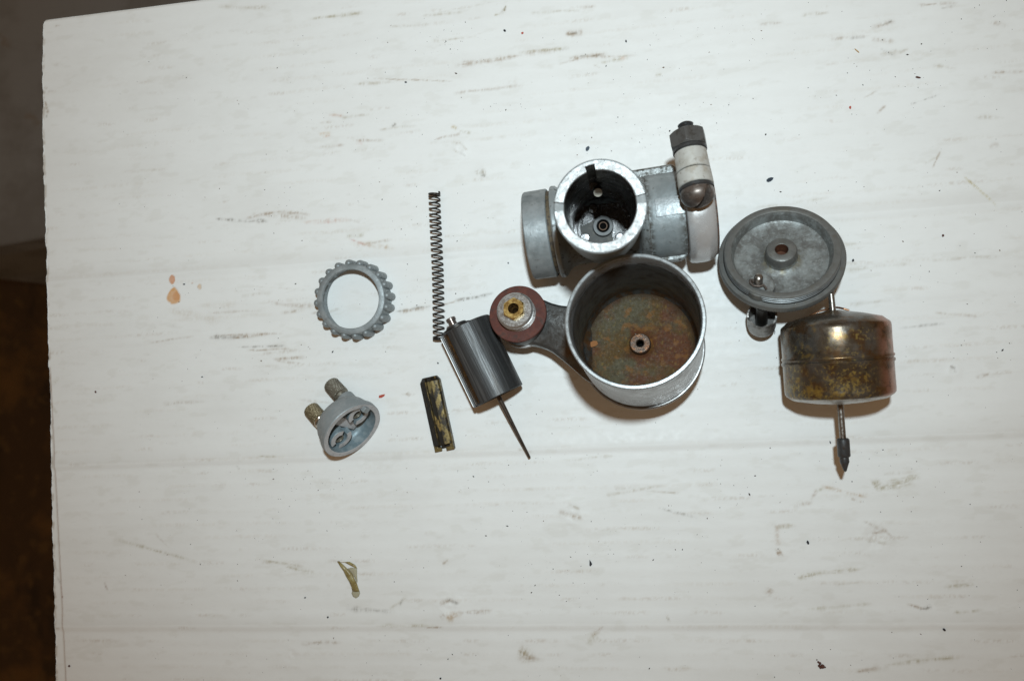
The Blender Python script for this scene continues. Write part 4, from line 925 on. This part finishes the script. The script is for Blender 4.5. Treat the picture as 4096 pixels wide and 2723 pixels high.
# the button below, a cup with a torn edge
cb = P(3046, 1303, 6.2)
cl_ = Ml.inverted() @ cb
Mt = T(cl_.x, cl_.y, 0)
zend = cl_.z + 1.0
def torn(r, z, a): return r
RC = 5.3
o = MB(); v = []; f = []; n1 = 64
zt_ = zend + 7.2
prof = [(0, zend - 3.2), (2.6, zend - 3.0), (4.2, zend - 2.3), (5.0, zend - 1.1), (RC, zend + .6), (RC + .1, zt_), (RC - .5, zt_), (RC - .6, zend + 1.0), (0, zend)]
for k in range(n1):
    a = 2 * PI * k / n1; w = .55 * math.cos(5 * a) + .25 * math.sin(9 * a)
    for r, z in prof: v.append((r * math.cos(a), r * math.sin(a), z + (w if z == zt_ else 0)))
for k in range(n1):
    b = (k + 1) % n1
    for j in range(len(prof) - 1): f.append([k * 9 + j, b * 9 + j, b * 9 + j + 1, k * 9 + j + 1])
o.add(v, f, Mt); o.build("tickler_button", tickler, lid)
MB().cyl(2.2, zend + .5, .3, 24, Mt).build("tickler_stem", black, lid)

# ------------------------------------------------------------------ 9. float with its needle spindle
fu, flw = P(2950 + 759 / 1.96, 1150 + 282 / 1.96, 19), P(2950 + 801 / 1.96, 1150 + 843 / 1.96, 19)
FL = (fu - flw).length
RF = 18.75
mid = (fu + flw) / 2; mid.z = RF + .1
fd = (fu - flw); fd.z = 0
Mfl = frame(mid, fd, Vector((1, 0, 0)))
flt = thing("float", Mfl, "tarnished brass drum float with yellow lacquer flakes and a pointed needle spindle", "float")
h = FL / 2
prof = [(RF - 1.3, -h - .35), (RF - .5, -h + .25), (RF - .1, -h + .9), (RF, -h + 2), (RF, -1.7), (RF + .38, -1.3), (RF + .42, -.5), (RF - .05, -.15), (RF - .05, .15), (RF + .34, .5), (RF + .36, 1.1), (RF - .05, 1.5), (RF - .05, h - 2), (RF - .15, h - .9), (RF - .5, h - .3), (RF - 1.3, h + .3)]
MB().lathe(prof, 128).build("drum", floatmat, flt, sharp=50)
MB().lathe([(RF - 1.3, -h - .35), (16, -h - 1.3), (10, -h - 2.4), (4, -h - 3.1), (0, -h - 3.2)], 96).build("end_dome", floattin, flt, sharp=60)
MB().lathe([(RF - 1.3, h + .3), (16, h + 1.6), (10, h + 3.2), (4, h + 4.4), (2.6, h + 4.8), (0, h + 4.8)], 96).build("end_dome", floatmat, flt, sharp=60)
ML = T(0, 0, 0)
up = P(2950 + 734 / 1.96, 1150 + 58 / 1.96, 19); ul = Mfl.inverted() @ up
MB().tube([(0, 0, h), (ul.x * .5, 0, h + (ul.z - h) * .5), (ul.x, 0, ul.z + 2.0)], 1.12, 16).build("spindle", needlemat, flt)
tp = P(3381, 1887, 18.8); tpl = Mfl.inverted() @ tp
sh = P(2950 + 826 / 1.96, 1150 + 1178 / 1.96, 18.8); shl = Mfl.inverted() @ sh
MB().tube([(0, 0, -h), (shl.x * .5, 0, (-h + shl.z) / 2), (shl.x, 0, shl.z - 1)], 1.12, 16).build("spindle", needlemat, flt)
dv = (Vector((tpl.x, 0, tpl.z)) - Vector((shl.x, 0, shl.z))); NL = dv.length
Mn = frame(Vector((shl.x, 0, shl.z)), dv, Vector((1, 0, 0)))
MB().lathe([(1.0, 0), (1.75, .1), (2.15, .5), (2.2, 1.0), (2.2, NL * .52), (2.0, NL * .55), (1.55, NL * .57), (1.6, NL * .60), (1.65, NL * .70), (1.5, NL * .73), (.5, NL * .97), (0, NL)], 40, Mn).build("needle_point", steel, flt)
# wire clip on the upper dome
wp = []
for (x, y, z) in ((-9.0, 3.5, 2.2), (-6.4, 6.2, 3.9), (-3.4, 6.4, 5.0), (-.2, 4.8, 5.7), (.8, 2.6, 6.0), (2.9, 3.8, 5.8), (4.8, 4.6, 5.3), (6.6, 4.0, 4.5)):
    wp.append(Vector((x, y, h + z)))
MB().tube(wp, .38, 8).build("wire_clip", copperwire, flt)
o = MB(); o.lathe([(1.2, 0), (1.0, .5), (0, .75)], 20, T(-9.4, 12.6, h + 1.2) @ Matrix.Scale(2.2, 4, (1, .2, 0))); o.build("solder_blob", floattin, flt)

# ------------------------------------------------------------------ loose bits on the sheet
def chip(name, px, py, w, hgt, rot, m, label, cat, th=.5, group=None, pts=None, seed=None):
    """flat irregular flake; w, hgt in photograph pixels"""
    r = random.Random(seed if seed is not None else int(px + py * 3))
    c = P(px, py); s_ = 1 / 9.9
    if pts is None:
        n = 8; pts = []
        for k in range(n):
            a = 2 * PI * k / n; q = r.uniform(.72, 1.12)
            pts.append((w / 2 * s_ * q * math.cos(a), hgt / 2 * s_ * q * math.sin(a)))
    else:
        pts = [(x * s_, -y * s_) for x, y in pts]
    mb = MB(); n = len(pts)
    v = [(x, y, 0) for x, y in pts] + [(x * .9, y * .9, th * r.uniform(.6, 1.1)) for x, y in pts]
    f = [[i, (i + 1) % n, n + (i + 1) % n, n + i] for i in range(n)] + [list(range(n, 2 * n)), list(range(n))[::-1]]
    mb.add(v, f)
    o = mb.build(name, m)
    o.location = (c.x * U, c.y * U, (zb(c.x, c.y) + .02) * U); o.rotation_euler = (0, 0, rot)
    return tag(o, label, cat, group)
chip("paint_chip", 1528, 1584, 0, 0, 0, redflake, "bright red angular paint chip between the cap and the choke slide", "paint chip", .25, pts=[(-14, 8), (-13, -3), (-2, -6), (13, -9), (10, 0), (-2, 7)])
_chip = chip
def chip(name, *a, **k):
    return _chip(name, *a, group={"grit_flake": "dark flakes and crumbs strewn on the sheet", "paint_chip": "red paint chips on the sheet"}.get(name), **k)
chip("grit_flake", 2350, 597, 17, 26, -.4, bluflake, "dark glinting metal flake above the open mixing barrel", "flake", .8)
chip("grit_flake", 3079, 720, 32, 20, .5, bluflake, "largest blue-grey flake, right of the clamp above the round lid", "flake", .7)
chip("grit_flake", 2363, 2251, 0, 0, 0, blackflake, "black pointed sliver below the float bowl near the picture bottom", "flake", .5, pts=[(-5, -14), (1, -6), (6, 3), (0, 12), (-5, 10)])
chip("grit_flake", 2019, 124, 14, 10, -.5, blackflake, "black flake near the top edge centre below a brown sliver", "flake", .5)
chip("grit_flake", 1623, 330, 13, 8, .1, blackflake, "small black flake alone between spring and top edge", "flake", .4)
chip("grit_flake", 2504, 166, 8, 12, .2, blackflake, "small black flake above the clamp bolt beside brown streaks", "flake", .4)
chip("paint_chip", 2090, 133, 12, 9, .4, redflake, "small red chip near the top edge centre", "paint chip", .3)
chip("paint_chip", 3400, 431, 8, 15, .1, redflake, "small pale red chip upper right, above the lid", "paint chip", .3)
chip("twig_bit", 3672, 311, 21, 7, -.25, brownflake, "short dark red-brown stick near the upper right corner", "twig bit", .6)
chip("straw_bit", 3427, 205, 26, 4, -.75, strawm, "thin straw-coloured splinter in the upper right", "splinter", .4)
chip("grit_flake", 3231, 2167, 10, 17, .15, blackflake, "oval black crumb below the float needle, right of a brown stain", "crumb", .8)
chip("grit_flake", 3774, 2515, 12, 9, -.6, blackflake, "dark crumb in the lower right corner area", "crumb", .7)
chip("grit_flake", 738, 1137, 9, 6, 0, blackflake, "black crumb beside the orange drip stains on the left", "crumb", .5)
chip("grit_flake", 809, 1507, 9, 5, -.3, blackflake, "black crumb on the left, level with the cap's adjusters", "crumb", .4)
chip("grit_flake", 383, 1567, 7, 13, .5, brownflake, "red-brown flake near the cut left edge at mid height", "flake", .4)
chip("grit_flake", 278, 2661, 12, 8, -.5, brownflake, "brown crumb at the lower left corner beside the fold line", "crumb", .6)
chip("grit_flake", 3412, 1042, 9, 13, 0, blackflake, "black speck shaped like an insect just right of the round lid", "crumb", .5)
chip("grit_flake", 3771, 943, 9, 10, .2, brownflake, "maroon crumb right of the round lid", "crumb", .6)
chip("grit_flake", 1313, 2465, 8, 8, .2, blackflake, "black crumb below the yellow film scrap", "crumb", .5)
chip("grit_flake", 1221, 2388, 8, 6, .2, blackflake, "black crumb left below the yellow film scrap", "crumb", .5)
chip("grit_flake", 3320, 1768, 5, 12, .3, blackflake, "black sliver left of the float needle's sleeve", "flake", .4)
chip("grit_flake", 1762, 2711, 9, 8, .2, blackflake, "black crumb at the bottom edge, left of the centre", "crumb", .5)
chip("grit_flake", 1331, 1407, 5, 12, -.5, blackflake, "black sliver just under the ring nut", "flake", .4)
chip("grit_flake", 1752, 1452, 6, 10, .5, blackflake, "black sliver above the choke slide", "flake", .3)
chip("grit_flake", 2033, 1052, 7, 9, .4, blackflake, "black crumb left of the intake ring above the fibre washer", "flake", .4)
o = MB()
for dx, dy, r in ((-11, -10, 4), (-5, -6, 5), (-8, 4, 5), (4, 5, 8), (-3, 10, 5), (14, 8, 3), (-16, -18, 2.5)):
    mq = T(dx / 9.9, -dy / 9.9, 0); q = r / 9.9
    o.lathe([(q, 0), (q * 1.05, q * .5), (q * .6, q * 1.1), (0, q * 1.2)], 8, mq)
ob = o.build("crumb_cluster", brownflake); c = P(3285, 2657); ob.location = (c.x * U, c.y * U, zb(c.x, c.y) * U)
tag(ob, "cluster of dark brown crumbs at the bottom edge on the right", "crumbs")
# curled scrap of yellowed film
ft = P(1384, 2320)
film = thing("film_scrap", frame((ft.x, ft.y, zb(ft.x, ft.y) + .1), (0, 0, 1), (1, 0, 0)), "curled scrap of yellowed transparent film, lower left of the parts", "film scrap")
def q2(x, y): return ((x / 2.303 + 1024 - 1384) / 10.0, -((y / 2.303 + 2043) - 2320) / 10.0)
def sheet(L_, R_, z0, name, m, curl=.6, nc=6):
    mb = MB(); v = []; f = []
    for i, (l, r) in enumerate(zip(L_, R_)):
        l = q2(*l); r = q2(*r)
        for k in range(nc + 1):
            t = k / nc; v.append((l[0] + (r[0] - l[0]) * t, l[1] + (r[1] - l[1]) * t, z0 + curl * math.sin(PI * t) * (.4 + .6 * math.sin(i * 1.7) ** 2)))
    for i in range(len(L_) - 1):
        for k in range(nc): f.append([i * (nc + 1) + k, i * (nc + 1) + k + 1, (i + 1) * (nc + 1) + k + 1, (i + 1) * (nc + 1) + k])
    mb.add(v, f); ob = mb.build(name, m, film, sharp=60)
    sm = ob.modifiers.new("thickness", 'SOLIDIFY'); sm.thickness = .05 * U
    return ob
sheet([(738, 455), (770, 505), (805, 550), (830, 600), (862, 650), (885, 700), (892, 735)], [(760, 452), (840, 520), (890, 570), (918, 620), (940, 660), (955, 705), (968, 738)], .05, "folded_strip", tapem, .9)
sheet([(892, 736), (886, 760), (900, 790), (925, 803)], [(968, 738), (972, 755), (960, 785), (935, 803)], .05, "clear_end", tapeclear, .3)
sheet([(845, 522), (880, 560), (915, 605), (938, 648)], [(880, 510), (942, 512), (942, 580), (946, 648)], .1, "clear_flap", tapeclear, .4)
sheet([(765, 462), (820, 462), (880, 490), (915, 503)], [(800, 458), (870, 452), (925, 480), (945, 510)], .5, "upper_fold", tapem, .5)
# fibres
def hairline(pts_, r, m, name, label, cat):
    mb = MB(); w = [P(a, b) for a, b in pts_]; base = w[0]
    mb.tube([(p.x - base.x, p.y - base.y, zb(p.x, p.y) + r + .05) for p in w], r, 5)
    o_ = mb.build(name, m); o_.location = (base.x * U, base.y * U, 0); return tag(o_, label, cat)
hairline([(3087, 1312), (3094, 1318), (3100, 1326), (3098, 1336)], .12, blackflake, "hair", "tiny dark hair beside the tickler button under the lid", "hair")
# fine grit strewn over the whole sheet: too many to count
mb = MB()
pts_ = np.stack([GX.ravel(), GY.ravel()], -1)
NXg = NX; 
iu = RNG.random(ng); iv_ = RNG.random(ng)
for k in range(ng):
    x, y = float(gx[k]), float(gy[k])
    # keep to the sheet
    jv = (TL.y - y) / (TL.y - BL.y)
    if not (0.03 < jv < .99) or x < -222 or x > 188: continue
    if y > TL.y + (TR.y - TL.y) * (x - TL.x) / (TR.x - TL.x) - 2: continue
    r = min(.34, .08 + RNG.exponential(.048)); s_ = RNG.uniform(.6, 2.2); a = RNG.uniform(0, PI)
    ca, sa_ = math.cos(a), math.sin(a); z = .22
    row = int(min(NY - 1, max(0, jv * (NY - 1)))); colx = int(min(NX - 1, max(0, (x - GX[row, 0]) / (GX[row, -1] - GX[row, 0]) * (NX - 1))))
    z = float(Z[row, colx])
    mb.add([(x + r * s_ * ca, y + r * s_ * sa_, z), (x - r * sa_, y + r * ca, z), (x - r * s_ * ca, y - r * s_ * sa_, z), (x + r * sa_, y - r * ca, z), (x, y, z + r * .8)], [[0, 1, 4], [1, 2, 4], [2, 3, 4], [3, 0, 4]])
gr = mb.build("fine_grit", mat("dark_dust", (.045, .035, .03), 0, .7, [dict(c=(.16, .08, .04), s=9, lo=.5, hi=.6)]))
tag(gr, "fine dark grit strewn over the white cardboard", "grit", kind="stuff")
